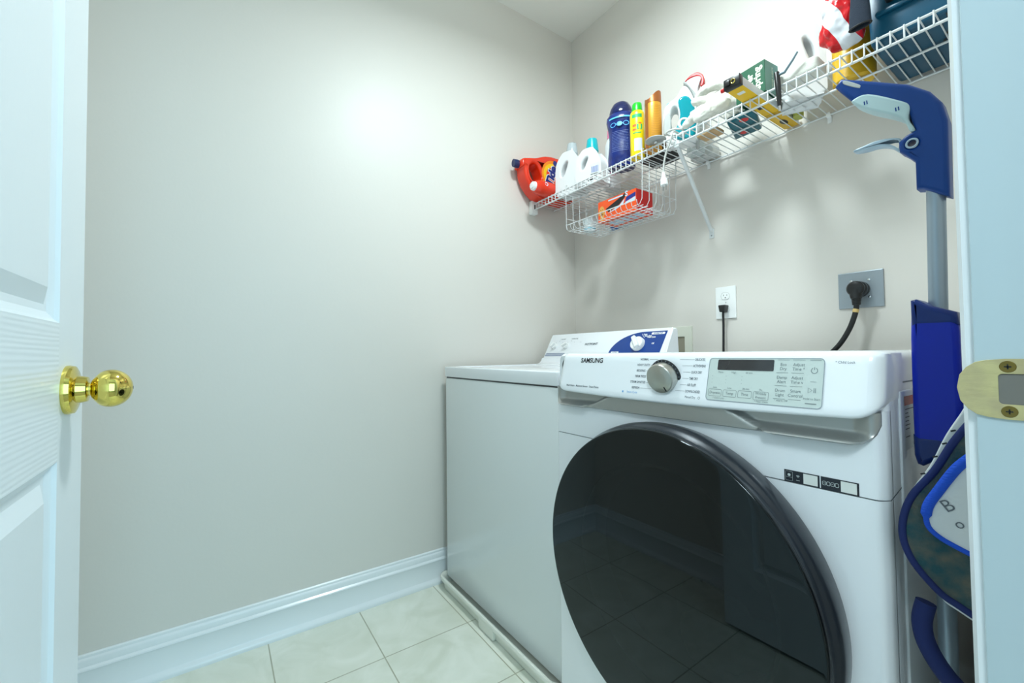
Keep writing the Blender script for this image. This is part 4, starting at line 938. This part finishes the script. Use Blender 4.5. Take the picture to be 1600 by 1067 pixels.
obj('bottle_print', bm, LBLUE, nbb, smooth=False)
bm = bmesh.new()
for k in range(14):
    z = 0.150 - k * 0.0065; stroke(bm, [(-0.028 + 0.007 * i, z) for i in range(9)], 0.0011, nbf)
obj('fine_print', bm, mat('fine_print_blue', (110, 130, 190), 0.5), nbb, smooth=False)
bm = bmesh.new(); flat(bm, [(0.037, 0.052), (0.049, 0.052), (0.049, 0.092), (0.037, 0.092)], lambda u, z: (u, -0.0225 + (u - 0.037) * 0.5 - 0.004, z)); obj('barcode_label', bm, mat('label_white', (228, 232, 228), 0.5), nbb, smooth=False)
# yellow can
yc = thing('starch_can', 'yellow spray can with green cap', 'spray can', (0.650, -0.266, DK), math.radians(35))
bm = bmesh.new(); lathe(bm, [(0.027, 0), (0.0285, 0.003), (0.0285, 0.172), (0.026, 0.182), (0.022, 0.186), (0, 0.186)], 36); ycb = obj('can_body', bm, CANY, yc)
bm = bmesh.new(); lathe(bm, [(0.0205, 0.185), (0.0205, 0.190), (0.0185, 0.216), (0.017, 0.219), (0, 0.219)], 28); obj('can_cap', bm, LIME, yc)
c3 = cyl(0.0290); c4 = cyl(0.0294)
bm = bmesh.new(); stroke(bm, [(-0.020 + 0.004 * k, 0.160) for k in range(11)], 0.014, c3); text(bm, 'U', 0.030, c3, (0.010, 0.112), bold=0.002); stroke(bm, [(-0.016 + 0.004 * k, 0.092) for k in range(9)], 0.004, c3); obj('green_print', bm, GRNP, ycb, smooth=False)
bm = bmesh.new(); text(bm, 'Niagara', 0.012, c4, (-0.004, 0.128), bold=0.0006); bm.free()
bm = bmesh.new(); stroke(bm, [(-0.018 + 0.004 * k, 0.122) for k in range(5)], 0.010, c3); stroke(bm, [(-0.018 + 0.004 * k, 0.106) for k in range(5)], 0.008, c3); stroke(bm, [(0.006 + 0.004 * k, 0.130) for k in range(4)], 0.006, c3); obj('orange_print', bm, mat('orange_red_print', (222, 110, 50), 0.4), ycb, smooth=False)
bm = bmesh.new(); stroke(bm, [(-0.012 + 0.004 * k, 0.045) for k in range(9)], 0.050, c3); obj('pale_label', bm, mat('pale_label', (206, 216, 226), 0.4), ycb, smooth=False)
# gold can
gc = thing('hair_spray_can', 'tall gold and copper spray can with notched cap', 'spray can', (0.722, -0.262, DK), math.radians(20)); gc.scale = (1, 1, 0.95)
bm = bmesh.new(); lathe(bm, [(0.029, 0), (0.031, 0.003), (0.031, 0.185), (0.030, 0.190), (0, 0.190)], 36); gcb = obj('can_body', bm, [GOLD, COPPER], gc)
for p in gcb.data.polygons:
    if p.center.x < -0.008: p.material_index = 1
bm = bmesh.new(); n_ = 40; A = []; B = []; C_ = []; D_ = []
for k in range(n_):
    a = 2 * PI * k / n_; h_ = 0.226 - 0.020 * (max(0, math.cos(a + PI / 2 + 0.35)) ** 2) + 0.010 * max(0, math.cos(a + 0.2))
    A.append(bm.verts.new((0.0308 * math.cos(a), 0.0308 * math.sin(a), 0.190))); B.append(bm.verts.new((0.0300 * math.cos(a), 0.0300 * math.sin(a), h_)))
    C_.append(bm.verts.new((0.0280 * math.cos(a), 0.0280 * math.sin(a), h_))); D_.append(bm.verts.new((0.0280 * math.cos(a), 0.0280 * math.sin(a), 0.192)))
for k in range(n_):
    j = (k + 1) % n_
    for P, Q in ((A, B), (B, C_), (C_, D_)): bm.faces.new((P[k], P[j], Q[j], Q[k]))
bm.faces.new(D_); obj('can_cap', bm, COPPER, gc)
bm = bmesh.new(); c5 = cyl(0.0314)
for k in range(22): stroke(bm, [(0.002 + 0.004 * i, 0.030 + k * 0.0068) for i in range(10)], 0.0014, c5)
obj('fine_print', bm, mat('fine_print_gold', (196, 132, 40), 0.5), gcb, smooth=False)
# black box lying behind the cans
bm = bmesh.new(); box(bm, (0.628, -0.225, DK), (0.742, -0.120, DK + 0.05), 0.002)
tag(obj('storage_box', bm, DKBOX), 'low black box behind the yellow and gold cans', 'box')
# white boxes at the back seen through the wires
bm = bmesh.new(); box(bm, (0.752, -0.066, DK), (0.845, -0.014, DK + 0.035), 0.003)
tag(obj('storage_box', bm, mat('grey_white_card', (206, 208, 206), 0.6)), 'low pale carton behind the steam iron', 'box')
# flat grey disc lid by the rail
ld = thing('tin_lid', 'small flat grey lid with knob at the shelf edge', 'lid', (0.762, -0.305, DK + 0.012), math.radians(0))
bm = bmesh.new(); lathe(bm, [(0.036, 0), (0.038, 0.002), (0.036, 0.005), (0, 0.006)], 32); obj('lid_disc', bm, GREYP, ld)
bm = bmesh.new(); lathe(bm, [(0, -0.011), (0.006, -0.009), (0.007, -0.004), (0.004, 0.0)], 16); obj('lid_knob', bm, CHROME, ld)

# steam iron standing on its heel
ir = thing('steam_iron', 'white and teal steam iron standing on its heel', 'iron', (0.806, -0.215, DK), math.radians(32)); ir.scale = (1.0, 0.9, 0.86)
sp2 = lambda L, n=5: [tuple(v[:2]) for v in spline([(a, b, 0) for a, b in L], n)]
bm = bmesh.new(); plate(bm, [sp2([(-0.040, 0.0), (0.052, 0.0), (0.060, 0.02), (0.062, 0.10), (0.052, 0.17), (0.034, 0.225), (0.018, 0.245), (0.004, 0.232), (-0.010, 0.205), (-0.044, 0.178), (-0.058, 0.140), (-0.056, 0.05), (-0.050, 0.01)]), sp2([(-0.030, 0.060), (-0.032, 0.130), (-0.022, 0.158), (-0.008, 0.150), (-0.004, 0.100), (-0.010, 0.060)])], 0.038, 0.014, res=4); obj('iron_body', bm, WHITEP, ir, ang=60)
bm = bmesh.new(); plate(bm, [sp2([(-0.012, 0.012), (0.040, 0.010), (0.054, 0.04), (0.053, 0.12), (0.036, 0.180), (0.014, 0.196), (-0.006, 0.180), (0.000, 0.13), (-0.004, 0.09), (-0.018, 0.05)])], 0.045, 0.010, res=3); obj('water_tank', bm, TEALT, ir, ang=60)
bm = bmesh.new(); plate(bm, [sp2([(0.052, 0.0), (0.066, 0.0), (0.072, 0.10), (0.062, 0.175), (0.026, 0.250), (0.014, 0.252), (0.034, 0.226), (0.052, 0.17), (0.060, 0.10)])], 0.040, 0.004); obj('soleplate', bm, GREYP, ir, ang=60)
bm = bmesh.new(); plate(bm, [sp2([(-0.057, 0.050), (-0.034, 0.045), (-0.032, 0.125), (-0.052, 0.130)], 3)], 0.039, 0.004); obj('handle_grip', bm, GREYP, ir, ang=60)
bm = bmesh.new(); plate(bm, [sp2([(-0.046, 0.182), (-0.030, 0.190), (-0.028, 0.200), (-0.044, 0.195)], 3)], 0.010, 0.003); obj('steam_button', bm, TEALCAP, ir)
bm = bmesh.new(); tube(bm, [(0.012 + 0.015 * math.cos(a), -0.044, 0.075 + 0.020 * math.sin(a)) for a in [2 * PI * k / 24 for k in range(24)]], 0.005, 10, closed=True); obj('dial_ring', bm, WHITEP, ir)
# its cord: loop on the shelf edge, drop, two-pin plug
ic = thing('iron_cord', 'grey-white cord looped over the shelf rail ending in a two-pin plug', 'power cord', (0, 0, 0))
bm = bmesh.new(); pts = [(0.84, -0.25, DK + 0.008)] + [(0.835 + 0.032 * math.cos(a), -0.292 + 0.024 * math.sin(a), DK + 0.010 + 0.012 * math.sin(a / 2)) for a in [math.radians(60 + 360 * k / 12) for k in range(13)]] + [(0.845, -0.318, DK + 0.008), (0.838, -0.324, 1.735), (0.818, -0.322, 1.700), (0.806, -0.320, 1.665), (0.802, -0.320, 1.625)]
tube(bm, spline(pts, 5, False), 0.0034, 10); obj('cable', bm, mat('pale_cord', (206, 208, 204), 0.5), ic)
bm = bmesh.new(); tube(bm, [(0.802, -0.320, 1.632), (0.8025, -0.320, 1.612), (0.803, -0.320, 1.606), (0.804, -0.320, 1.598), (0.805, -0.320, 1.584)], [0.005, 0.008, 0.012, 0.0125, 0.0135], 18); pg = obj('plug', bm, WHITEP, ic)
for dx in (-0.006, 0.006):
    bm = bmesh.new(); box(bm, (0.8055 + dx - 0.0008, -0.323, 1.566), (0.8055 + dx + 0.0008, -0.317, 1.585)); obj('prong', bm, CHROME, pg)
# trigger spray bottle behind the gloves
sb = thing('spray_bottle', 'clear spray bottle with red and white trigger behind the gloves', 'spray bottle', (0.800, -0.105, DK), math.radians(20)); sb.scale = (0.9, 0.9, 0.94)
bm = bmesh.new(); lathe(bm, [(0.034, 0), (0.037, 0.005), (0.037, 0.13), (0.030, 0.175), (0.016, 0.215), (0.014, 0.245), (0, 0.245)], 30, sy=0.8); obj('bottle_body', bm, TRANSW, sb)
bm = bmesh.new(); plate(bm, [sp2([(-0.014, 0.245), (0.014, 0.245), (0.016, 0.268), (0.024, 0.290), (0.030, 0.312), (0.004, 0.322), (-0.028, 0.316), (-0.036, 0.300), (-0.020, 0.290), (-0.012, 0.268)], 4)], 0.014, 0.004); obj('spray_head', bm, mat('pale_grey_plastic', (214, 218, 220), 0.4), sb, ang=60)
bm = bmesh.new(); plate(bm, [sp2([(-0.038, 0.312), (-0.018, 0.330), (0.012, 0.336), (0.036, 0.318), (0.042, 0.290), (0.034, 0.272), (0.026, 0.276), (0.030, 0.300), (0.018, 0.318), (-0.012, 0.322)], 4)], 0.015, 0.003); obj('trigger', bm, REDP, sb, ang=60)
# cotton gloves
G1 = [[((0.880, -0.298, 1.774), 0.014), ((0.915, -0.292, 1.794), 0.0175), ((0.955, -0.270, 1.816), 0.019)],
      [((0.930, -0.304, 1.774), 0.016), ((0.965, -0.296, 1.784), 0.021), ((1.000, -0.272, 1.800), 0.023)],
      [((0.900, -0.268, 1.858), 0.014), ((0.940, -0.262, 1.846), 0.0165), ((0.975, -0.250, 1.838), 0.020)],
      [((0.888, -0.262, 1.822), 0.013), ((0.925, -0.258, 1.826), 0.015), ((0.965, -0.245, 1.828), 0.019)],
      [((0.970, -0.24, 1.818), 0.026), ((1.000, -0.235, 1.824), 0.032), ((1.022, -0.225, 1.815), 0.028)]]
o = blob('cotton_glove', G1, 0.0032, GLOVE, smooth_it=3, disp=0.003, dscale=60); tag(o, 'white cotton glove draped over the shelf rail, fingers towards the iron', 'glove', 'white cotton gloves')
G2 = [[((0.888, -0.225, 1.897), 0.014), ((0.912, -0.222, 1.914), 0.0165), ((0.950, -0.210, 1.916), 0.018), ((0.985, -0.20, 1.905), 0.022)],
      [((0.885, -0.205, 1.872), 0.014), ((0.925, -0.200, 1.878), 0.0165), ((0.970, -0.195, 1.876), 0.022)],
      [((0.975, -0.185, 1.893), 0.024), ((1.010, -0.185, 1.885), 0.026)], [((0.975, -0.155, 1.865), 0.036), ((0.975, -0.15, 1.818), 0.036)]]
o = blob('cotton_glove', G2, 0.0032, GLOVE, smooth_it=3, disp=0.003, dscale=60); tag(o, 'white cotton glove heaped on top of the other glove, beside the level', 'glove', 'white cotton gloves')
# teal packet and wood block lying on the deck under them
pk = bmesh.new(); box(pk, (0.965, -0.222, DK), (1.058, -0.085, DK + 0.022), 0.007, 3)
for v in pk.verts: v.co.x += (v.co.y + 0.16) * -0.3
pt = tag(obj('cleaning_packet', pk, TEALB), 'flat teal packet with red spots lying on the wires beside the level', 'packet')
for px_, py_, pr_ in ((1.030, -0.200, 0.014), (0.990, -0.118, 0.012)):
    bm = bmesh.new(); flat(bm, circ(px_, py_, pr_, 16), lambda x, y: (x, y, DK - 0.0004)); obj('packet_spot', bm, REDP, pt, smooth=False)
bm = bmesh.new(); box(bm, (0.875, -0.225, DK), (0.945, -0.165, DK + 0.015), 0.003); tag(obj('wood_block', bm, TAN), 'small tan wooden block under the gloves', 'block')
# spirit level
lv = thing('laser_level', 'yellow level tool lying across the shelf and sticking out', 'level', (1.0765, 0, DK))
bm = bmesh.new(); box(bm, (0, -0.392, 0.0), (0.046, -0.014, 0.026), 0.002, 2); lb = obj('level_body', bm, [LEVELY, LEVELS], lv, ang=30)
for p in lb.data.polygons:
    if p.normal.x > 0.8 or p.normal.z > 0.8: p.material_index = 1
bm = bmesh.new(); box(bm, (-0.001, -0.412, -0.001), (0.047, -0.391, 0.030), 0.003); box(bm, (0.004, -0.418, 0.006), (0.020, -0.410, 0.022), 0.002); le = obj('end_cap', bm, BLACKP, lv)
bm = bmesh.new(); lathe(bm, [(0.006, 0), (0.006, 0.010), (0.0, 0.012)], 16, M=Matrix.Translation((-0.001, -0.404, 0.006)) @ Matrix.Rotation(-PI / 2, 4, 'Y')); obj('red_button', bm, REDP, le)
bm = bmesh.new(); tube(bm, [(0.028 + 0.006 * math.cos(a), -0.4130, 0.014 + 0.006 * math.sin(a)) for a in [2 * PI * k / 20 for k in range(20)]], 0.0016, 8, closed=True); obj('brass_ring', bm, BRASS, le)
bm = bmesh.new(); gb = lambda x, y: (x, y, -0.0004)
flat(bm, rrect(0.014, -0.365, 0.034, -0.350, 0.001), gb); obj('warning_label', bm, mat('label_white', (228, 232, 228), 0.5), lb, smooth=False)
bm = bmesh.new(); flat(bm, [(0.023 + 0.010 * math.cos(a), -0.075 + 0.022 * math.sin(a)) for a in [2 * PI * k / 24 for k in range(24)]], gb); flat(bm, rrect(0.010, -0.245, 0.026, -0.215, 0.001), gb)
for y in (-0.30, -0.16, -0.012): stroke(bm, [(0, y - 0.001), (0.046, y - 0.001)], 0.0012, gb)
obj('vial_window', bm, BLACKP, lb, smooth=False)
# green box standing on the level
gbx = thing('dryer_sheet_box', 'green carton standing on the yellow level', 'box', (1.083, -0.222, DK + 0.0285), math.radians(-6))
bm = bmesh.new(); box(bm, (-0.047, -0.036, 0), (0.047, 0.036, 0.098), 0.001, 1); gg = obj('carton', bm, [GREENB, GREENS], gbx, smooth=False)
for p in gg.data.polygons:
    if p.normal.x > 0.8: p.material_index = 1
bm = bmesh.new(); gf = lambda x, z: (x, -0.0366, z)
text(bm, 'ever', 0.030, gf, (0.000, 0.049), bold=0.0010, rot=PI / 2); text(bm, 'spring', 0.030, gf, (0.024, 0.049), bold=0.0010, rot=PI / 2); obj('box_lettering', bm, CREAM, gg, smooth=False)
bm = bmesh.new(); text(bm, 'DRYER SHEETS', 0.010, lambda y, z: (0.0476, y, z), (0.004, 0.050), rot=PI / 2); obj('side_lettering', bm, CREAM, gg, smooth=False)
# small green yellow bottle behind the box
sb2 = thing('dish_soap_bottle', 'small lime and brown bottle behind the green carton', 'bottle', (1.138, -0.062, DK + 0.001))
bm = bmesh.new(); lathe(bm, [(0.020, 0), (0.021, 0.01), (0.020, 0.11), (0.010, 0.14), (0, 0.142)], 20, sx=0.7); obj('bottle_body', bm, mat('lime_brown', (186, 190, 90), 0.4), sb2)
# black cutter hooked over the rail
ct = thing('pliers', 'black-handled tool hooked over the front rail right of the level', 'pliers', (0, 0, 0))
bm = bmesh.new(); tube(bm, [(1.178, -0.309, 1.790), (1.181, -0.312, 1.765), (1.184, -0.314, 1.720), (1.184, -0.312, 1.690)], [0.007, 0.008, 0.0065, 0.005], 14); obj('tool_handle', bm, BLACKP, ct)
bm = bmesh.new(); tube(bm, [(1.178, -0.309, 1.782), (1.200, -0.312, 1.779), (1.222, -0.315, 1.800), (1.236, -0.318, 1.815)], [0.004, 0.0035, 0.003, 0.0025], 10); obj('tool_arm', bm, mat('tool_steel', (120, 140, 150), 0.4, metal=0.6), ct)
bm = bmesh.new(); tube(bm, [(1.184, -0.312, 1.690), (1.1845, -0.312, 1.676)], 0.0035, 10); obj('tool_tip', bm, CHROME, ct)
# white jug with green cap
jug('bleach_jug', 'tall white jug with green cap behind the pliers', (1.182, -0.150, DK), math.radians(28), 0.098, 0.085, 0.222, mat('dark_green_cap', (10, 130, 80), 0.35), 0.016, 0.022, handle=1)
# folded white cloth in front
bm = bmesh.new(); box(bm, (1.160, -0.296, DK), (1.275, -0.222, DK + 0.045), 0.014, 4)
for v in bm.verts: v.co += Vector((0, 0, 1)) * 0.004 * noise.noise(v.co * 40)
tag(obj('folded_cloth', bm, GLOVE), 'folded white cloth at the shelf edge before the white jug', 'cloth')
# yellow bottle
yb_ = thing('cleaner_bottle', 'mustard yellow cleaner bottle behind the striped bag', 'bottle', (1.308, -0.130, DK), math.radians(20))
bm = bmesh.new(); lathe(bm, [(0.044, 0), (0.050, 0.006), (0.050, 0.16), (0.040, 0.21), (0.020, 0.245), (0, 0.25)], 32, sy=0.85); yy = obj('bottle_body', bm, YELB, yb_)
# striped bag
o = blob('plastic_bag', [[((1.312, -0.255, 1.835), 0.036), ((1.318, -0.248, 1.875), 0.046), ((1.322, -0.245, 1.93), 0.048), ((1.335, -0.24, 2.03), 0.036)], [((1.298, -0.255, 1.850), 0.030), ((1.336, -0.255, 1.825), 0.032)]], 0.004, BAGM, smooth_it=2, disp=0.010, dscale=26)
tag(o, 'crumpled red and white striped plastic bag', 'bag')
# dark denim strap / sleeve hanging in front of the bag
ds = thing('denim_sleeve', 'dark grey-blue cloth sleeve hanging in front of the striped bag', 'cloth', (0, 0, 0))
bm = bmesh.new(); lathe(bm, [(0.023, 1.792), (0.021, 1.83), (0.017, 1.88), (0.018, 2.02)], 28, sy=0.5, M=Matrix.Translation((1.376, -0.322, 0)), caps=False); lathe(bm, [(0.021, 1.793), (0.019, 1.83), (0.015, 1.88)], 28, sy=0.42, M=Matrix.Translation((1.376, -0.322, 0)), caps=False); obj('sleeve', bm, DENIM, ds)
bm = bmesh.new(); tube(bm, [(1.376 + 0.022 * math.cos(a), -0.322 + 0.011 * math.sin(a), 1.793) for a in [2 * PI * k / 24 for k in range(24)]], 0.0022, 8, closed=True); obj('hem', bm, DKBOX, ds)
# teal toolbox
tx = thing('toolbox', 'dark teal plastic toolbox at the right end of the shelf', 'toolbox', (0, 0, 0))
bm = bmesh.new(); box(bm, (1.375, -0.272, DK), (1.632, -0.016, 1.915), 0.010, 3)
for v in bm.verts:
    if v.co.z < DK + 0.02 and v.co.x < 1.40: v.co.x += 0.006
obj('toolbox_body', bm, TOOLT, tx)
bm = bmesh.new(); box(bm, (1.368, -0.280, 1.905), (1.632, -0.008, 1.945), 0.010, 3); box(bm, (1.395, -0.284, 1.820), (1.625, -0.270, 1.832), 0.004); obj('toolbox_lid', bm, TOOLT, tx)
bm = bmesh.new(); tube(bm, spline([(1.425, -0.278, 1.850), (1.430, -0.300, 1.856), (1.47, -0.304, 1.858), (1.56, -0.304, 1.858), (1.60, -0.300, 1.858), (1.61, -0.278, 1.855)], 5, False), 0.010, 14); obj('toolbox_handle', bm, BLACKP, tx)
bm = bmesh.new()
gb = lambda x, y: (x, y, DK - 0.0005)
stroke(bm, [(1.52, -0.27), (1.515, -0.20), (1.50, -0.17)], 0.004, gb); stroke(bm, circ(1.51, -0.15, 0.014, 14), 0.005, gb, True); obj('base_marks', bm, BLACKP, tx, smooth=False)
# folded white linen on top of the toolbox
bm = bmesh.new(); box(bm, (1.395, -0.26, 1.9455), (1.60, -0.03, 1.975), 0.008, 3); tag(obj('folded_towel', bm, GLOVE), 'folded pale towel on top of the teal toolbox', 'towel')

# ================================================================== MOP, BAG AND POLES IN THE GAP
MY = -0.780
mp_ = thing('spray_mop', 'blue and silver spray mop standing in the gap beside the dryer', 'mop', (0, MY, 0))
OUT = [(1.473, 1.433), (1.495, 1.414 + 0.010), (1.520, 1.403), (1.555, 1.380), (1.577, 1.358), (1.589, 1.336), (1.594, 1.308), (1.593, 1.200), (1.582, 1.207), (1.566, 1.219), (1.5585, 1.221), (1.5585, 1.262), (1.549, 1.275), (1.5415, 1.283), (1.541, 1.298), (1.549, 1.305), (1.560, 1.309), (1.556, 1.325), (1.553, 1.343), (1.540, 1.356), (1.515, 1.374), (1.500, 1.386), (1.488, 1.386), (1.464, 1.423)]
OUT[1] = (1.495, 1.419)
bm = bmesh.new(); plate(bm, [OUT, circ(1.5565, 1.2895, 0.0058, 20)], 0.016, 0.006, res=4); mh = obj('mop_handle', bm, MOPB, mp_, ang=60)
bm = bmesh.new(); plate(bm, [sp2([(1.488, 1.389), (1.508, 1.389), (1.545, 1.360), (1.5555, 1.347), (1.5535, 1.328), (1.560, 1.310), (1.5545, 1.309), (1.548, 1.328), (1.534, 1.343), (1.507, 1.364), (1.489, 1.382)], 4)], 0.0172, 0.003, res=2); gr = obj('grip_inlay', bm, MOPG, mh, ang=60)
bm = bmesh.new(); gf = lambda x, z: (x, -0.0178, z)
for xx, zz in ((1.503, 1.3755), (1.540, 1.3475)):
    for dx in (0, 0.0032): stroke(bm, [(xx + dx, zz + 0.003), (xx + dx + 0.0006, zz - 0.003)], 0.0014, gf)
obj('grip_marks', bm, MOPB, gr, smooth=False)
bm = bmesh.new(); plate(bm, [sp2([(1.4765, 1.4255), (1.482, 1.4235), (1.4975, 1.409), (1.4985, 1.405), (1.4955, 1.4045), (1.478, 1.4195)], 4)], 0.0172, 0.001); obj('button', bm, GREYP, mh, ang=60)
bm = bmesh.new(); plate(bm, [sp2([(1.543, 1.304), (1.528, 1.3115), (1.512, 1.314), (1.500, 1.3125), (1.486, 1.3105), (1.4855, 1.307), (1.500, 1.3045), (1.516, 1.3035), (1.530, 1.297), (1.541, 1.286)], 4)], 0.009, 0.003); obj('trigger', bm, mat('trigger_grey', (160, 180, 194), 0.35), mh, ang=60)
bm = bmesh.new(); tube(bm, [(1.5565 + 0.0062 * math.cos(a), -0.0165, 1.2895 + 0.0062 * math.sin(a)) for a in [2 * PI * k / 24 for k in range(24)]], 0.0014, 8, closed=True); obj('pivot_ring', bm, mat('trigger_grey', (160, 180, 194), 0.35), mh)
bm = bmesh.new(); tube(bm, [(1.577, 0, 1.225), (1.5745, 0, 1.04), (1.572, 0, 0.82), (1.570, 0, 0.22)], 0.0105, 20); obj('mop_pole', bm, MOPS, mp_)
bm = bmesh.new()
BO = [(1.5555, 1.0545), (1.561, 1.0555), (1.572, 1.047), (1.600, 1.034), (1.602, 1.010), (1.603, 0.90), (1.598, 0.856), (1.580, 0.838), (1.562, 0.824), (1.5565, 0.826), (1.5535, 0.838), (1.5530, 0.90), (1.5535, 1.00)]
plate(bm, [BO], 0.030, 0.007, res=4, at=(0, -0.022, 0)); bo = obj('solution_bottle', bm, BOTB, mp_, ang=60)
bm = bmesh.new(); plate(bm, [[(x, z) for x, z in ([(1.5548, 1.0175), (1.5548, 1.0550), (1.561, 1.0562), (1.572, 1.0478), (1.6006, 1.0347), (1.6026, 1.0175)])]], 0.0306, 0.0068, res=4, at=(0, -0.022, 0)); obj('bottle_cap', bm, BOTD, bo, ang=60)
bm = bmesh.new(); plate(bm, [[(1.5524, 0.866), (1.5530, 0.8375), (1.5560, 0.8253), (1.562, 0.8232), (1.580, 0.8372), (1.5985, 0.8552), (1.6020, 0.866)]], 0.0306, 0.0068, res=4, at=(0, -0.022, 0)); obj('bottle_base', bm, BOTD, bo, ang=60)
bm = bmesh.new(); box(bm, (1.545, -0.06, 0.012), (1.585, 0.20, 0.05), 0.012, 4); box(bm, (1.560, 0.0, 0.045), (1.582, 0.03, 0.22), 0.006, 3); obj('mop_head', bm, MOPB, mp_)
# padded mitt-like bag hanging
hb = thing('laundry_bag', 'hanging bag with teal fleece lining and navy piping beside the jamb', 'bag', (0, -0.875, 0))
yo = 0
A_out = [(1.622, 0.905), (1.603, 0.872), (1.585, 0.833), (1.563, 0.796), (1.5535, 0.764), (1.5530, 0.736), (1.563, 0.709), (1.585, 0.683), (1.603, 0.673), (1.622, 0.664)]
so = spline([(a, 0, b) for a, b in A_out], 5, False)
bm = bmesh.new(); plate(bm, [[(v.x, v.z) for v in so]], 0.018, 0.004); lp = obj('fleece_lining', bm, TEALF, hb, ang=60)
bm = bmesh.new(); tube(bm, [(v.x, -0.018, v.z) for v in so], 0.0042, 10); obj('navy_piping', bm, NAVYF, hb)
inn = [(1.622, 0.862), (1.606, 0.842), (1.590, 0.812), (1.579, 0.788), (1.578, 0.766), (1.588, 0.754), (1.605, 0.746), (1.622, 0.740)]
si = spline([(a, 0, b) for a, b in inn], 5, False)
bm = bmesh.new(); plate(bm, [[(v.x, v.z) for v in si]], 0.006, 0.002, at=(0, -0.020, 0)); wi = obj('white_panel', bm, WHITEF, hb, ang=60)
bm = bmesh.new(); tube(bm, [(v.x, -0.026, v.z) for v in si], [0.0055 if i < len(si) * 0.5 else 0.003 for i in range(len(si))], 10); obj('royal_piping', bm, ROYAL, hb)
bm = bmesh.new(); text(bm, 'B', 0.020, lambda x, z: (x, -0.0268, z), (1.597, 0.794), rot=math.radians(35), bold=-0.0001); text(bm, 'o', 0.016, lambda x, z: (x, -0.0268, z), (1.606, 0.775), rot=math.radians(35)); obj('panel_lettering', bm, INKG, wi, smooth=False)
up_ = [(v.x, v.z) for v in so[:20]]
bm = bmesh.new(); plate(bm, [up_ + [(x - 0.0105 + 0.010 * (i / 19), z + 0.008 - 0.006 * (i / 19)) for i, (x, z) in list(enumerate(up_))[::-1]]], 0.014, 0.002); wb_ = obj('white_band', bm, WHITEF, hb, ang=60)
bm = bmesh.new()
for (x, z) in ((1.600, 0.885), (1.592, 0.868), (1.583, 0.850), (1.571, 0.826)): stroke(bm, [(x + 0.000, z - 0.001), (x + 0.0045, z + 0.001)], 0.0020, lambda a, b: (a, -0.0146, b))
obj('band_marks', bm, INKD, wb_, smooth=False)
lo_ = [(v.x, v.z) for v in so[30:]]
bm = bmesh.new(); plate(bm, [lo_ + [(x, z - 0.010 * min(1, i / 6)) for i, (x, z) in list(enumerate(lo_))[::-1]]], 0.014, 0.002); obj('lower_band', bm, WHITEF, hb, ang=60)
bm = bmesh.new(); tube(bm, spline([(1.568, 0.004, 0.655), (1.564, 0.0, 0.63), (1.568, -0.002, 0.605), (1.582, -0.004, 0.580), (1.600, -0.004, 0.562), (1.625, -0.004, 0.550)], 6, False), 0.0105, 12); obj('navy_strap', bm, NAVYF, hb)
bm = bmesh.new(); tube(bm, [(1.612, 0.0, 0.90), (1.628, 0.0, 0.98)], 0.003, 8); box(bm, (1.622, -0.008, 0.975), (1.648, 0.008, 0.985), 0.002); obj('hanging_loop', bm, NAVYF, hb)
# grey poles of a folded metal frame in the gap
rk = thing('metal_frame', 'folded grey metal frame standing in the gap behind the bag', 'metal frame', (0, 0, 0))
for x, y in ((1.602, -0.66), (1.604, -0.54), (1.616, -0.84), (1.630, -0.72)):
    bm = bmesh.new(); tube(bm, [(x, y, 0.0), (x, y, 0.80)], 0.009, 16); obj('leg', bm, STEELP, rk)
bm = bmesh.new(); tube(bm, [(1.602, -0.66, 0.80), (1.604, -0.54, 0.80)], 0.009, 12); tube(bm, [(1.616, -0.84, 0.79), (1.630, -0.72, 0.79)], 0.009, 12); tube(bm, [(1.602, -0.66, 0.66), (1.630, -0.72, 0.66)], 0.006, 12); obj('crossbar', bm, STEELP, rk)
